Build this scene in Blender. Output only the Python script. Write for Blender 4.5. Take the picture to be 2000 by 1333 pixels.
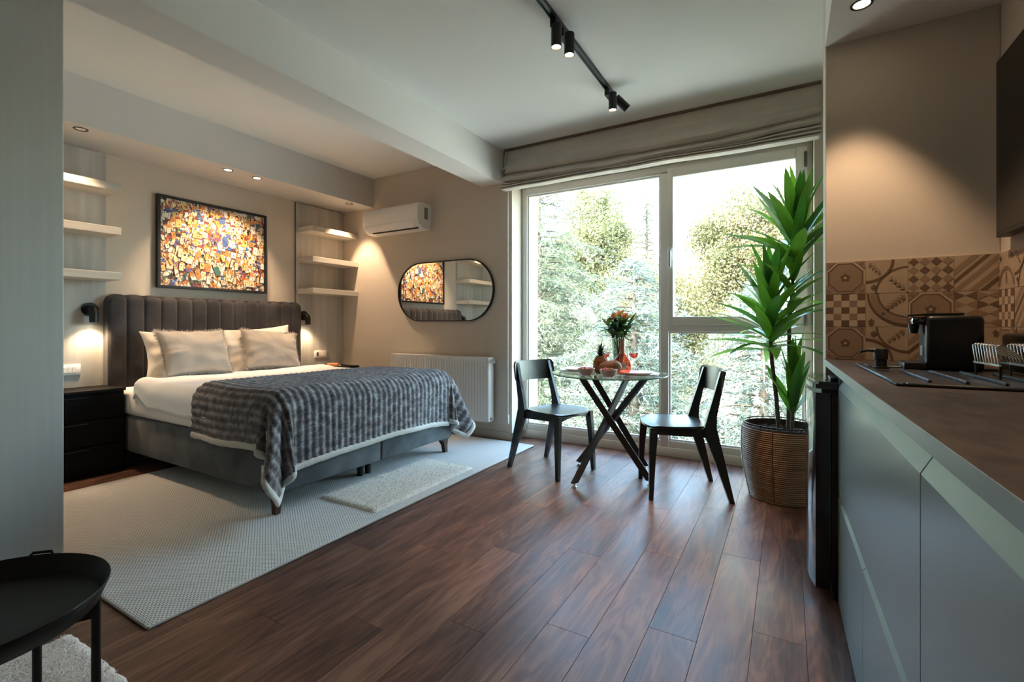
import bpy, bmesh, math, random
import numpy as np
from math import sin, cos, pi, radians, hypot, atan2, sqrt
from mathutils import Vector, Matrix, noise

# ------------------------------------------------------------------ clear
for o in list(bpy.data.objects):
    bpy.data.objects.remove(o, do_unlink=True)
SC = bpy.context.scene
COL = SC.collection
random.seed(7)
rng = np.random.default_rng(11)

# ------------------------------------------------------------------ camera, world, sun, exposure
cd = bpy.data.cameras.new('camera')
cam = bpy.data.objects.new('camera', cd)
COL.objects.link(cam)
cam.location = (0, 0, 1.07)
cam.rotation_euler = (pi / 2, 0, radians(30.25))
cd.sensor_width = 36.0
cd.lens = 922 / 2000 * 36
cd.shift_y = -0.01525
cd.clip_start = 0.02
cd.clip_end = 500
SC.camera = cam

W = bpy.data.worlds.new('world')
SC.world = W
W.use_nodes = True
wn = W.node_tree.nodes
wl = W.node_tree.links
bgn = wn['Background']
sky = wn.new('ShaderNodeTexSky')
sky.sky_type = 'NISHITA'
sky.sun_disc = False
sky.sun_elevation = radians(46)
sky.sun_rotation = radians(200)
sky.altitude = 100
sky.air_density = 1.0
sky.dust_density = 3.0
sky.ozone_density = 0.5
wl.new(sky.outputs[0], bgn.inputs[0])
bgn.inputs[1].default_value = 1.55

sd = bpy.data.lights.new('sun', 'SUN')
sd.energy = 5.0
sd.angle = radians(0.6)
sd.color = (1.0, 0.95, 0.86)
sun = bpy.data.objects.new('sun', sd)
COL.objects.link(sun)
sun.rotation_euler = Vector((0.30, 0.72, -0.75)).to_track_quat('-Z', 'Y').to_euler()

pl = bpy.data.lights.new('window_portal', 'AREA')
pl.shape = 'RECTANGLE'
pl.size, pl.size_y = 2.36, 2.38
pl.cycles.is_portal = True
po = bpy.data.objects.new('window_portal', pl)
COL.objects.link(po)
po.location = (-1.024, 4.10, 1.19)
po.rotation_euler = (-pi / 2, 0, 0)

SC.view_settings.view_transform = 'Standard'
SC.view_settings.look = 'None'
SC.view_settings.gamma = 1.0
SC.view_settings.use_curve_mapping = False
SC.view_settings.exposure = 1.75
SC.cycles.max_bounces = 10
SC.cycles.diffuse_bounces = 5
SC.cycles.glossy_bounces = 4
SC.cycles.transmission_bounces = 8
SC.cycles.transparent_max_bounces = 12
SC.cycles.sample_clamp_indirect = 6.0
SC.cycles.caustics_reflective = False
SC.cycles.caustics_refractive = False
WARM = (1.0, 0.69, 0.43)

# ------------------------------------------------------------------ material helpers
MATS = {}


def _sock(bs, *names):
    for n in names:
        if n in bs.inputs:
            return bs.inputs[n]
    return None


def mat(name, color, rough=0.5, metal=0.0, spec=0.5, sheen=0.0, coat=0.0, bump=None, vary=None, trans=0.0, ior=1.45, emit=None):
    """bump=(scale, strength, detail[, stretch xyz]); vary=(scale, other colour[, stretch, low, high])"""
    if name in MATS:
        return MATS[name]
    m = bpy.data.materials.new(name)
    m.use_nodes = True
    nt = m.node_tree
    bs = nt.nodes['Principled BSDF']
    bs.inputs['Base Color'].default_value = (*color, 1)
    bs.inputs['Roughness'].default_value = rough
    bs.inputs['Metallic'].default_value = metal
    _sock(bs, 'Specular IOR Level', 'Specular').default_value = spec
    if sheen:
        bs.inputs['Sheen Weight'].default_value = sheen
        bs.inputs['Sheen Roughness'].default_value = 0.4
    if coat:
        bs.inputs['Coat Weight'].default_value = coat
        bs.inputs['Coat Roughness'].default_value = 0.05
    if trans:
        bs.inputs['Transmission Weight'].default_value = trans
        bs.inputs['IOR'].default_value = ior
    if emit:
        bs.inputs['Emission Color'].default_value = (*emit[0], 1)
        bs.inputs['Emission Strength'].default_value = emit[1]
    if bump or vary:
        tc = nt.nodes.new('ShaderNodeTexCoord')
    if bump:
        mp = nt.nodes.new('ShaderNodeMapping')
        mp.inputs['Scale'].default_value = bump[3] if len(bump) > 3 else (1, 1, 1)
        nz = nt.nodes.new('ShaderNodeTexNoise')
        nz.inputs['Scale'].default_value = bump[0]
        nz.inputs['Detail'].default_value = bump[2]
        bp = nt.nodes.new('ShaderNodeBump')
        bp.inputs['Strength'].default_value = bump[1]
        bp.inputs['Distance'].default_value = 0.01
        nt.links.new(tc.outputs['Object'], mp.inputs[0])
        nt.links.new(mp.outputs[0], nz.inputs[0])
        nt.links.new(nz.outputs[0], bp.inputs['Height'])
        nt.links.new(bp.outputs[0], bs.inputs['Normal'])
    if vary:
        mp = nt.nodes.new('ShaderNodeMapping')
        mp.inputs['Scale'].default_value = vary[2] if len(vary) > 2 else (1, 1, 1)
        nz = nt.nodes.new('ShaderNodeTexNoise')
        nz.inputs['Scale'].default_value = vary[0]
        nz.inputs['Detail'].default_value = 5
        rp = nt.nodes.new('ShaderNodeValToRGB')
        rp.color_ramp.elements[0].position = vary[3] if len(vary) > 3 else 0.35
        rp.color_ramp.elements[1].position = vary[4] if len(vary) > 4 else 0.65
        rp.color_ramp.elements[0].color = (*color, 1)
        rp.color_ramp.elements[1].color = (*vary[1], 1)
        nt.links.new(tc.outputs['Object'], mp.inputs[0])
        nt.links.new(mp.outputs[0], nz.inputs[0])
        nt.links.new(nz.outputs[0], rp.inputs[0])
        nt.links.new(rp.outputs[0], bs.inputs['Base Color'])
    MATS[name] = m
    return m


def emat(name, color, strength):
    if name in MATS:
        return MATS[name]
    m = bpy.data.materials.new(name)
    m.use_nodes = True
    nt = m.node_tree
    nt.nodes.remove(nt.nodes['Principled BSDF'])
    e = nt.nodes.new('ShaderNodeEmission')
    e.inputs[0].default_value = (*color, 1)
    e.inputs[1].default_value = strength
    nt.links.new(e.outputs[0], nt.nodes['Material Output'].inputs[0])
    MATS[name] = m
    return m


def pane_mat(name, tint, refl):
    m = bpy.data.materials.new(name)
    m.use_nodes = True
    nt = m.node_tree
    nt.nodes.remove(nt.nodes['Principled BSDF'])
    t = nt.nodes.new('ShaderNodeBsdfTransparent')
    t.inputs[0].default_value = (*tint, 1)
    g = nt.nodes.new('ShaderNodeBsdfGlossy')
    g.inputs['Roughness'].default_value = 0.0
    mx = nt.nodes.new('ShaderNodeMixShader')
    fr = nt.nodes.new('ShaderNodeLayerWeight')
    fr.inputs['Blend'].default_value = 0.5
    pw = nt.nodes.new('ShaderNodeMath'); pw.operation = 'POWER'; pw.inputs[1].default_value = 4.5
    ma = nt.nodes.new('ShaderNodeMath'); ma.operation = 'MULTIPLY_ADD'; ma.inputs[1].default_value = 1.0 - refl; ma.inputs[2].default_value = refl
    nt.links.new(fr.outputs['Facing'], pw.inputs[0])
    nt.links.new(pw.outputs[0], ma.inputs[0])
    nt.links.new(ma.outputs[0], mx.inputs[0])
    nt.links.new(t.outputs[0], mx.inputs[1])
    nt.links.new(g.outputs[0], mx.inputs[2])
    nt.links.new(mx.outputs[0], nt.nodes['Material Output'].inputs[0])
    MATS[name] = m
    return m


# ------------------------------------------------------------------ mesh builder
class MB:
    def __init__(self, org=(0, 0, 0)):
        self.v = []
        self.f = []
        self.mi = []
        self.uv = {}
        self.org = Vector(org)
        self.cur = 0

    def add(self, verts, faces, mi=None):
        n = len(self.v)
        self.v.extend([tuple(p) for p in verts])
        k = self.cur if mi is None else mi
        for f in faces:
            self.f.append([i + n for i in f])
            self.mi.append(k)
        return self

    def box(self, x0, y0, z0, x1, y1, z1, bevel=0.0, seg=2, mi=None):
        if x1 < x0: x0, x1 = x1, x0
        if y1 < y0: y0, y1 = y1, y0
        if z1 < z0: z0, z1 = z1, z0
        if bevel <= 0:
            v = [(x0, y0, z0), (x1, y0, z0), (x1, y1, z0), (x0, y1, z0), (x0, y0, z1), (x1, y0, z1), (x1, y1, z1), (x0, y1, z1)]
            f = [(0, 3, 2, 1), (4, 5, 6, 7), (0, 1, 5, 4), (1, 2, 6, 5), (2, 3, 7, 6), (3, 0, 4, 7)]
            return self.add(v, f, mi)
        bm = bmesh.new()
        bmesh.ops.create_cube(bm, size=1.0)
        for v in bm.verts:
            v.co = Vector(((x0 + x1) / 2 + v.co.x * (x1 - x0), (y0 + y1) / 2 + v.co.y * (y1 - y0), (z0 + z1) / 2 + v.co.z * (z1 - z0)))
        b = min(bevel, 0.49 * min(x1 - x0, y1 - y0, z1 - z0))
        bmesh.ops.bevel(bm, geom=list(bm.edges), offset=b, segments=seg, affect='EDGES', profile=0.5)
        return self.frombm(bm, mi)

    def frombm(self, bm, mi=None, mtx=None):
        bm.verts.ensure_lookup_table()
        bm.verts.index_update()
        vs = [(mtx @ v.co if mtx else v.co.copy()) for v in bm.verts]
        fs = [[v.index for v in f.verts] for f in bm.faces]
        bm.free()
        return self.add(vs, fs, mi)

    def tube(self, pts, rad, seg=10, caps=True, mi=None):
        pts = [Vector(p) for p in pts]
        n = len(pts)
        if not hasattr(rad, '__len__'):
            rad = [rad] * n
        tang = []
        for i in range(n):
            a = pts[max(0, i - 1)]
            b = pts[min(n - 1, i + 1)]
            tang.append((b - a).normalized())
        up = Vector((0, 0, 1)) if abs(tang[0].z) < 0.9 else Vector((1, 0, 0))
        u = tang[0].cross(up).normalized()
        V = []
        for i in range(n):
            t = tang[i]
            u = (u - t * u.dot(t)).normalized()
            w = t.cross(u)
            for k in range(seg):
                a = 2 * pi * k / seg
                V.append(pts[i] + (u * cos(a) + w * sin(a)) * rad[i])
        F = []
        for i in range(n - 1):
            for k in range(seg):
                k2 = (k + 1) % seg
                F.append((i * seg + k, i * seg + k2, (i + 1) * seg + k2, (i + 1) * seg + k))
        if caps:
            F.append(tuple(range(seg - 1, -1, -1)))
            F.append(tuple((n - 1) * seg + k for k in range(seg)))
        return self.add(V, F, mi)

    def cyl(self, p0, p1, r0, r1=None, seg=16, caps=True, mi=None):
        return self.tube([p0, p1], [r0, r0 if r1 is None else r1], seg, caps, mi)

    def lathe(self, prof, c=(0, 0, 0), seg=24, mi=None, close=False, mtx=None, caps=True):
        V = []
        n = len(prof)
        c = Vector(c)
        for r, z in prof:
            for k in range(seg):
                a = 2 * pi * k / seg
                p = Vector((r * cos(a), r * sin(a), z))
                V.append((mtx @ p if mtx else p) + c)
        F = []
        m = n if close else n - 1
        for i in range(m):
            j = (i + 1) % n
            for k in range(seg):
                k2 = (k + 1) % seg
                F.append((i * seg + k, i * seg + k2, j * seg + k2, j * seg + k))
        if not close and caps:
            if prof[0][0] > 1e-5: F.append(tuple(range(seg - 1, -1, -1)))
            if prof[-1][0] > 1e-5: F.append(tuple((n - 1) * seg + k for k in range(seg)))
        return self.add(V, F, mi)

    def loft(self, secs, mi=None):
        """horizontal rectangles (cx, cy, z, wx, wy)"""
        V = []
        for cx, cy, z, wx, wy in secs:
            V += [(cx - wx / 2, cy - wy / 2, z), (cx + wx / 2, cy - wy / 2, z), (cx + wx / 2, cy + wy / 2, z), (cx - wx / 2, cy + wy / 2, z)]
        F = []
        for i in range(len(secs) - 1):
            for k in range(4):
                k2 = (k + 1) % 4
                F.append((4 * i + k, 4 * i + k2, 4 * i + 4 + k2, 4 * i + 4 + k))
        F.append((3, 2, 1, 0))
        t = 4 * (len(secs) - 1)
        F.append((t, t + 1, t + 2, t + 3))
        return self.add(V, F, mi)

    def grid(self, fn, nu, nv, mi=None, flip=False, uvfn=None):
        V = []
        base = len(self.v)
        for i in range(nu + 1):
            for j in range(nv + 1):
                V.append(fn(i / nu, j / nv))
                if uvfn:
                    self.uv[base + len(V) - 1] = uvfn(i / nu, j / nv)
        F = []
        for i in range(nu):
            for j in range(nv):
                a = i * (nv + 1) + j
                q = (a, a + nv + 1, a + nv + 2, a + 1)
                F.append(q[::-1] if flip else q)
        return self.add(V, F, mi)

    def prism(self, poly, axis, lo, hi, mi=None):
        """extrude a 2D polygon (CCW) along 'x','y' or 'z'"""
        def P(a, b, h):
            return {'x': (h, a, b), 'y': (a, h, b), 'z': (a, b, h)}[axis]
        n = len(poly)
        V = [P(a, b, lo) for a, b in poly] + [P(a, b, hi) for a, b in poly]
        F = [tuple(range(n - 1, -1, -1)), tuple(range(n, 2 * n))]
        for k in range(n):
            k2 = (k + 1) % n
            F.append((k, k2, n + k2, n + k))
        return self.add(V, F, mi)

    def mesh(self, name, mats, smooth=None):
        me = bpy.data.meshes.new(name)
        o = self.org
        me.from_pydata([(p[0] - o[0], p[1] - o[1], p[2] - o[2]) for p in self.v], [], self.f)
        if not isinstance(mats, (list, tuple)):
            mats = [mats]
        for m in mats:
            me.materials.append(m)
        if len(mats) > 1:
            me.polygons.foreach_set('material_index', self.mi)
        bm = bmesh.new()
        bm.from_mesh(me)
        bmesh.ops.recalc_face_normals(bm, faces=bm.faces)
        bm.to_mesh(me)
        bm.free()
        if self.uv:
            ul = me.uv_layers.new(name='UVMap')
            for lp in me.loops:
                ul.data[lp.index].uv = self.uv.get(lp.vertex_index, (0, 0))
        if smooth is not None:
            me.shade_smooth()
            if smooth < 170:
                me.set_sharp_from_angle(angle=radians(smooth))
        me.update()
        return me

    def build(self, name, mats, parent=None, smooth=None, **kw):
        me = self.mesh(name, mats, smooth)
        o = bpy.data.objects.new(name, me)
        COL.objects.link(o)
        if parent is not None:
            o.parent = parent
        elif self.org.length > 0:
            o.location = self.org
        for k, v in kw.items():
            o[k] = v
        return o


def thing(name, label, cat, loc=(0, 0, 0), rz=0.0, group=None):
    o = bpy.data.objects.new(name, None)
    o.empty_display_size = 0.05
    COL.objects.link(o)
    o.location = loc
    o.rotation_euler = (0, 0, rz)
    o['label'] = label
    o['category'] = cat
    if group: o['group'] = group
    return o


def tag(o, label, cat, group=None, kind=None):
    o['label'] = label
    o['category'] = cat
    if group: o['group'] = group
    if kind: o['kind'] = kind
    return o


def copy_tree(src, parent=None):
    c = src.copy()
    COL.objects.link(c)
    if parent is not None:
        c.parent = parent
    for ch in list(src.children):
        copy_tree(ch, c)
    return c


def S(o):
    o['kind'] = 'structure'
    return o


def nz3(x, y, z=0.0):
    return noise.noise(Vector((x, y, z)))


def np_mesh(name, V, F, m, mcol=None):
    """fast quad mesh from numpy arrays"""
    me = bpy.data.meshes.new(name)
    k = F.shape[1]
    me.vertices.add(len(V))
    me.vertices.foreach_set('co', V.astype(np.float32).ravel())
    me.loops.add(F.size)
    me.loops.foreach_set('vertex_index', F.astype(np.int32).ravel())
    me.polygons.add(len(F))
    me.polygons.foreach_set('loop_start', np.arange(0, F.size, k, dtype=np.int32))
    me.polygons.foreach_set('loop_total', np.full(len(F), k, dtype=np.int32))
    me.update(calc_edges=True)
    me.materials.append(m)
    return me


def spot(name, loc, target, energy, size_deg, blend=0.5, color=WARM, radius=0.025, parent=None):
    l = bpy.data.lights.new(name, 'SPOT')
    l.energy = energy
    l.spot_size = radians(size_deg)
    l.spot_blend = blend
    l.color = color
    l.shadow_soft_size = radius
    o = bpy.data.objects.new(name, l)
    COL.objects.link(o)
    o.location = loc
    o.rotation_euler = (Vector(target) - Vector(loc)).to_track_quat('-Z', 'Y').to_euler()
    return o


# ------------------------------------------------------------------ constants of the room
YM, XL, ZC = 3.78, -4.51, 2.706      # mirror/window wall, headboard wall, ceiling
YF = 3.97                            # window frame plane
XK, YP = 0.75, 2.66                  # right wall, kitchen partition face
YB, XW, YN = -1.7, -2.90, 0.845      # wall behind camera, near-left wall, its far corner

# ------------------------------------------------------------------ structure materials
M_wall = mat('wall_paint', (0.62, 0.545, 0.46), 0.85, spec=0.25, bump=(260, 0.05, 3))
M_wallL = mat('wall_paint_pale', (0.50, 0.50, 0.475), 0.7, spec=0.3, vary=(3.0, (0.475, 0.475, 0.45), (16, 16, 0.5)))
M_ceil = mat('ceiling_paint', (0.83, 0.82, 0.79), 0.9, spec=0.2, bump=(300, 0.04, 3))
M_beam = mat('beam_paint', (0.80, 0.785, 0.755), 0.85, spec=0.25)
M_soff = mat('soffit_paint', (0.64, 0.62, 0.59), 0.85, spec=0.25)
M_trim = mat('white_lacquer', (0.62, 0.59, 0.55), 0.4, spec=0.4)
M_dark = mat('black_matt', (0.012, 0.012, 0.013), 0.45, spec=0.4)


def plank_material():
    m = bpy.data.materials.new('walnut_floor')
    m.use_nodes = True
    nt = m.node_tree
    N, Lk = nt.nodes, nt.links
    bs = N['Principled BSDF']
    tc = N.new('ShaderNodeTexCoord')
    oi = N.new('ShaderNodeObjectInfo')
    off = N.new('ShaderNodeVectorMath'); off.operation = 'SCALE'
    cmb = N.new('ShaderNodeCombineXYZ')
    for i in range(3):
        Lk.new(oi.outputs['Random'], cmb.inputs[i])
    off.inputs['Scale'].default_value = 37.0
    Lk.new(cmb.outputs[0], off.inputs[0])
    ad = N.new('ShaderNodeVectorMath'); ad.operation = 'ADD'
    Lk.new(tc.outputs['Object'], ad.inputs[0]); Lk.new(off.outputs[0], ad.inputs[1])
    # broad cathedral figure
    m1 = N.new('ShaderNodeMapping'); m1.inputs['Scale'].default_value = (9.0, 1.3, 1.0)
    Lk.new(ad.outputs[0], m1.inputs[0])
    n1 = N.new('ShaderNodeTexNoise'); n1.inputs['Scale'].default_value = 1.0; n1.inputs['Detail'].default_value = 3; n1.inputs['Distortion'].default_value = 0.6
    Lk.new(m1.outputs[0], n1.inputs[0])
    mu = N.new('ShaderNodeMath'); mu.operation = 'MULTIPLY'; mu.inputs[1].default_value = 46.0
    Lk.new(n1.outputs[0], mu.inputs[0])
    sn = N.new('ShaderNodeMath'); sn.operation = 'SINE'
    Lk.new(mu.outputs[0], sn.inputs[0])
    # fine fibre
    m2 = N.new('ShaderNodeMapping'); m2.inputs['Scale'].default_value = (150.0, 4.0, 1.0)
    Lk.new(ad.outputs[0], m2.inputs[0])
    n2 = N.new('ShaderNodeTexNoise'); n2.inputs['Scale'].default_value = 1.0; n2.inputs['Detail'].default_value = 4
    Lk.new(m2.outputs[0], n2.inputs[0])
    # dark cloudy streaks
    m3 = N.new('ShaderNodeMapping'); m3.inputs['Scale'].default_value = (9.0, 1.4, 1.0)
    Lk.new(ad.outputs[0], m3.inputs[0])
    n3 = N.new('ShaderNodeTexNoise'); n3.inputs['Scale'].default_value = 1.0; n3.inputs['Detail'].default_value = 6; n3.inputs['Roughness'].default_value = 0.65
    Lk.new(m3.outputs[0], n3.inputs[0])
    a1 = N.new('ShaderNodeMath'); a1.operation = 'MULTIPLY_ADD'; a1.inputs[1].default_value = 0.075; 
    Lk.new(sn.outputs[0], a1.inputs[0]); Lk.new(n3.outputs[0], a1.inputs[2])
    a2 = N.new('ShaderNodeMath'); a2.operation = 'MULTIPLY_ADD'; a2.inputs[1].default_value = 0.36
    Lk.new(n2.outputs[0], a2.inputs[0]); Lk.new(a1.outputs[0], a2.inputs[2])
    a3 = N.new('ShaderNodeMath'); a3.operation = 'MULTIPLY_ADD'; a3.inputs[1].default_value = 0.17
    Lk.new(oi.outputs['Random'], a3.inputs[0]); Lk.new(a2.outputs[0], a3.inputs[2])
    rp = N.new('ShaderNodeValToRGB')
    e = rp.color_ramp.elements
    e[0].position = 0.42; e[0].color = (0.029, 0.0128, 0.0092, 1)
    e[1].position = 1.0; e[1].color = (0.285, 0.150, 0.096, 1)
    x = e.new(0.62); x.color = (0.098, 0.045, 0.031, 1)
    x = e.new(0.82); x.color = (0.175, 0.083, 0.054, 1)
    Lk.new(a3.outputs[0], rp.inputs[0])
    Lk.new(rp.outputs[0], bs.inputs['Base Color'])
    rr = N.new('ShaderNodeMapRange')
    rr.inputs['To Min'].default_value = 0.28; rr.inputs['To Max'].default_value = 0.46
    Lk.new(n3.outputs[0], rr.inputs[0]); Lk.new(rr.outputs[0], bs.inputs['Roughness'])
    _sock(bs, 'Specular IOR Level', 'Specular').default_value = 0.38
    bp = N.new('ShaderNodeBump'); bp.inputs['Strength'].default_value = 0.12; bp.inputs['Distance'].default_value = 0.002
    Lk.new(n2.outputs[0], bp.inputs['Height']); Lk.new(bp.outputs[0], bs.inputs['Normal'])
    return m


M_plank = plank_material()

# ------------------------------------------------------------------ floor with planks
fl = MB().box(XL - 0.1, YB - 0.1, -0.2, XK + 0.3, YF + 0.35, -0.012)
floor = S(fl.build('floor', mat('underlay', (0.20, 0.13, 0.09), 0.8)))  # lighter tan paints the reflected light along the plank seams
PW, PL = 0.160, 1.285
pm_cache = {}


def plank_mesh(w, l):
    k = (round(w, 3), round(l, 3))
    if k not in pm_cache:
        pm_cache[k] = MB().box(0.0004, 0.0004, -0.011, w - 0.0004, l - 0.0004, 0.0, bevel=0.0007, seg=1).mesh('plank', M_plank)
    return pm_cache[k]


ci = 0
x = -0.105 - 28 * PW
while x < XK - 0.02:
    w = min(PW, XK - x)
    y = YB - ((ci * 0.437) % 1.0) * PL
    while y < YF:
        y0, y1 = max(y, YB), min(y + PL, YF)
        if y1 - y0 > 0.03 and not (x + w < XW - 0.05 and y1 < YN - 0.1):
            p = bpy.data.objects.new('plank', plank_mesh(w, y1 - y0))
            COL.objects.link(p)
            p.location = (x, y0, 0)
            p.parent = floor
        y += PL
    x += PW
    ci += 1

# ------------------------------------------------------------------ walls, ceiling, beams
S(MB().box(XL - 0.3, YB - 0.3, ZC, XK + 0.5, YF + 0.33, ZC + 0.3).build('ceiling', M_ceil))
S(MB().box(XL - 0.3, YN - 0.3, -0.2, XL, YF + 0.33, ZC).build('wall_left', M_wall))
mb = MB()
mb.box(XL, YM, -0.2, -2.205, YF + 0.33, ZC)
mb.box(0.157, YM, -0.2, XK + 0.5, YF + 0.33, ZC)
mb.box(-2.205, YM, 2.385, 0.157, YF + 0.33, ZC)
mb.box(-2.205, YF + 0.09, -0.2, 0.157, YF + 0.33, -0.01)
S(mb.build('wall_back', M_wall))
S(MB().box(XL - 0.3, YB - 0.3, -0.2, XW, YN, ZC, bevel=0.004, seg=1).build('wall_near_left', M_wallL))
S(MB().box(XK, YB - 0.3, -0.2, XK + 0.5, YM, ZC).build('wall_right', M_wall))
S(MB().box(XW, YB - 0.3, -0.2, XK + 0.5, YB, ZC).build('wall_front', M_wall))
wk = S(MB().box(0.155, YP, -0.01, XK, YP + 0.17, ZC, bevel=0.003, seg=1).build('wall_kitchen', M_wall))
S(MB().box(-2.545, YN - 1.2, 2.405, -2.307, YM, ZC).build('trim_1', M_beam))
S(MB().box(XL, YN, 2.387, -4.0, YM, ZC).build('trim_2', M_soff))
S(MB().box(0.155, YB, 2.38, XK, YP, ZC).build('trim_3', M_beam))
mb = MB()
mb.box(XL, YM - 0.012, 0, -2.217, YM, 0.075, bevel=0.003, seg=1)
mb.box(-2.205, YM - 0.012, 0, -2.193, YF, 0.075, bevel=0.003, seg=1)
mb.box(-2.217, YM - 0.012, 0, -2.193, YM, 0.075)
S(mb.build('baseboard_back', M_wall))
S(MB().box(XL, YN, 0, XL + 0.012, YM, 0.075, bevel=0.003, seg=1).build('baseboard_left', M_wall))

# ------------------------------------------------------------------ window
M_frame = mat('window_frame_white', (0.84, 0.82, 0.79), 0.32, spec=0.5)
M_pane = pane_mat('window_glass', (0.92, 0.985, 0.94), 0.03)
M_gask = mat('window_gasket', (0.18, 0.20, 0.22), 0.5)
M_chrome = mat('chrome', (0.75, 0.75, 0.75), 0.18, metal=1.0)
win = bpy.data.objects.new('window_1', None)
COL.objects.link(win)
win.location = (-1.02, YF, 0)
win['kind'] = 'structure'
WO = (-1.02, YF, 0)
mb = MB(WO)
B = 0.006
mb.box(-2.205, YF, 0.0, -2.150, YF + 0.085, 2.385, B)          # left jamb
mb.box(0.104, YF, 0.0, 0.157, YF + 0.085, 2.385, B)            # right jamb
mb.box(-2.16, YF + 0.001, 2.312, 0.11, YF + 0.084, 2.385, B)   # head
mb.box(-2.16, YF - 0.002, 0.0, 0.11, YF + 0.084, 0.072, B)     # cill
mb.box(-2.16, YF + 0.008, 0.066, 0.11, YF + 0.084, 0.128, B)
mb.box(-0.905, YF + 0.001, 0.07, -0.838, YF + 0.084, 2.33, B)  # mullion
mb.box(-0.85, YF + 0.002, 1.020, 0.11, YF + 0.084, 1.082, B)   # transom
mb.build('frame', M_frame, win, 40)
mb = MB(WO)
for (x0, x1, z0, z1) in ((-2.151, -0.904, 0.127, 2.313), (-0.839, 0.105, 0.127, 1.021)):
    t = 0.016
    mb.box(x0, YF + 0.018, z0, x0 + t, YF + 0.04, z1, 0.003)
    mb.box(x1 - t, YF + 0.018, z0, x1, YF + 0.04, z1, 0.003)
    mb.box(x0 + t, YF + 0.018, z0, x1 - t, YF + 0.04, z0 + t, 0.003)
    mb.box(x0 + t, YF + 0.018, z1 - t, x1 - t, YF + 0.04, z1, 0.003)
mb.build('glazing_bead', M_frame, win, 40)
sash = MB(WO)
s0, s1, q0, q1, g0, g1, h0, h1 = -0.842, 0.124, 1.075, 2.345, -0.796, 0.050, 1.140, 2.268
sash.box(s0, YF - 0.028, q0, g0, YF + 0.05, q1, B)
sash.box(g1, YF - 0.028, q0, s1, YF + 0.05, q1, B)
sash.box(g0 - 0.002, YF - 0.0275, q0, g1 + 0.002, YF + 0.05, h0, B)
sash.box(g0 - 0.002, YF - 0.0275, h1, g1 + 0.002, YF + 0.05, q1, B)
sash_o = sash.build('sash', M_frame, win, 40)
mb = MB(WO)
mb.box(-0.829, YF - 0.038, 1.60, -0.803, YF - 0.028, 1.70, 0.004)
mb.cyl((-0.816, YF - 0.036, 1.66), (-0.816, YF - 0.066, 1.66), 0.009, seg=12)
mb.box(-0.827, YF - 0.072, 1.535, -0.805, YF - 0.056, 1.675, 0.007)
mb.build('handle', mat('handle_white', (0.7, 0.69, 0.67), 0.3), sash_o, 40)
for zz in (1.12, 2.25):
    MB(WO).box(0.103, YF - 0.04, zz - 0.055, 0.122, YF - 0.026, zz + 0.055, 0.004).build('hinge', mat('hinge_grey', (0.12, 0.12, 0.12), 0.4), sash_o, 40)
for (x0, x1, z0, z1) in ((-2.136, -0.918, 0.142, 2.298), (-0.824, 0.09, 0.142, 1.006), (g0, g1, h0, h1)):
    MB(WO).box(x0 - 0.004, YF + 0.026, z0 - 0.004, x1 + 0.004, YF + 0.032, z1 + 0.004).build('pane', M_pane, win)

# ------------------------------------------------------------------ roman blind
M_blind = mat('blind_linen', (0.62, 0.56, 0.49), 0.9, spec=0.15, bump=(420, 0.12, 2), vary=(7, (0.58, 0.52, 0.45)))
BO = (-1.03, 3.75, 2.30)
blind = thing('roman_blind', 'beige linen roman blind gathered in loose folds above the big window', 'blind', BO)
prof = [(0.028, 2.704), (0.022, 2.66), (0.018, 2.60), (0.016, 2.545), (0.004, 2.512), (-0.022, 2.486), (-0.034, 2.470), (-0.016, 2.452), (0.004, 2.452),
        (-0.006, 2.436), (-0.034, 2.420), (-0.044, 2.402), (-0.030, 2.388), (-0.004, 2.392), (-0.014, 2.374), (-0.040, 2.368), (-0.046, 2.357), (-0.020, 2.352),
        (-0.012, 2.356), (-0.026, 2.344), (-0.048, 2.342), (-0.050, 2.333), (-0.018, 2.332), (-0.026, 2.324), (-0.052, 2.322), (-0.052, 2.313), (-0.02, 2.311), (0.0, 2.313)]

prof = [(a, 2.31 + (z - 2.31) * 1.22) if z < 2.55 else (a, z) for a, z in prof]


def blind_pt(u, v):
    k = v * (len(prof) - 1)
    i = min(int(k), len(prof) - 2)
    f = k - i
    dy = prof[i][0] * (1 - f) + prof[i + 1][0] * f
    z = prof[i][1] * (1 - f) + prof[i + 1][1] * f
    xx = -2.262 + u * 2.455
    amp = min(1.0, max(0.0, (2.62 - z) / 0.1))
    end = min(1.0, max(0, (2.40 - z) / 0.06))
    sag = -0.045 * (4 * u * (1 - u)) * amp * (1 - end)
    w = nz3(xx * 1.6, z * 9) * 0.020 + nz3(xx * 5, z * 14, 3) * 0.010
    z2 = z + (sag + w) * amp * (1 - 0.75 * end)
    z2 = max(z2, 2.309 + (z - 2.311) * 0.2) if z < 2.5 else z2
    dy2 = dy * (1 + 0.5 * amp) + amp * (nz3(xx * 2.3, z * 11, 5) * 0.020)
    return (xx, 3.75 + min(dy2, 0.028), z2)


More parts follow.
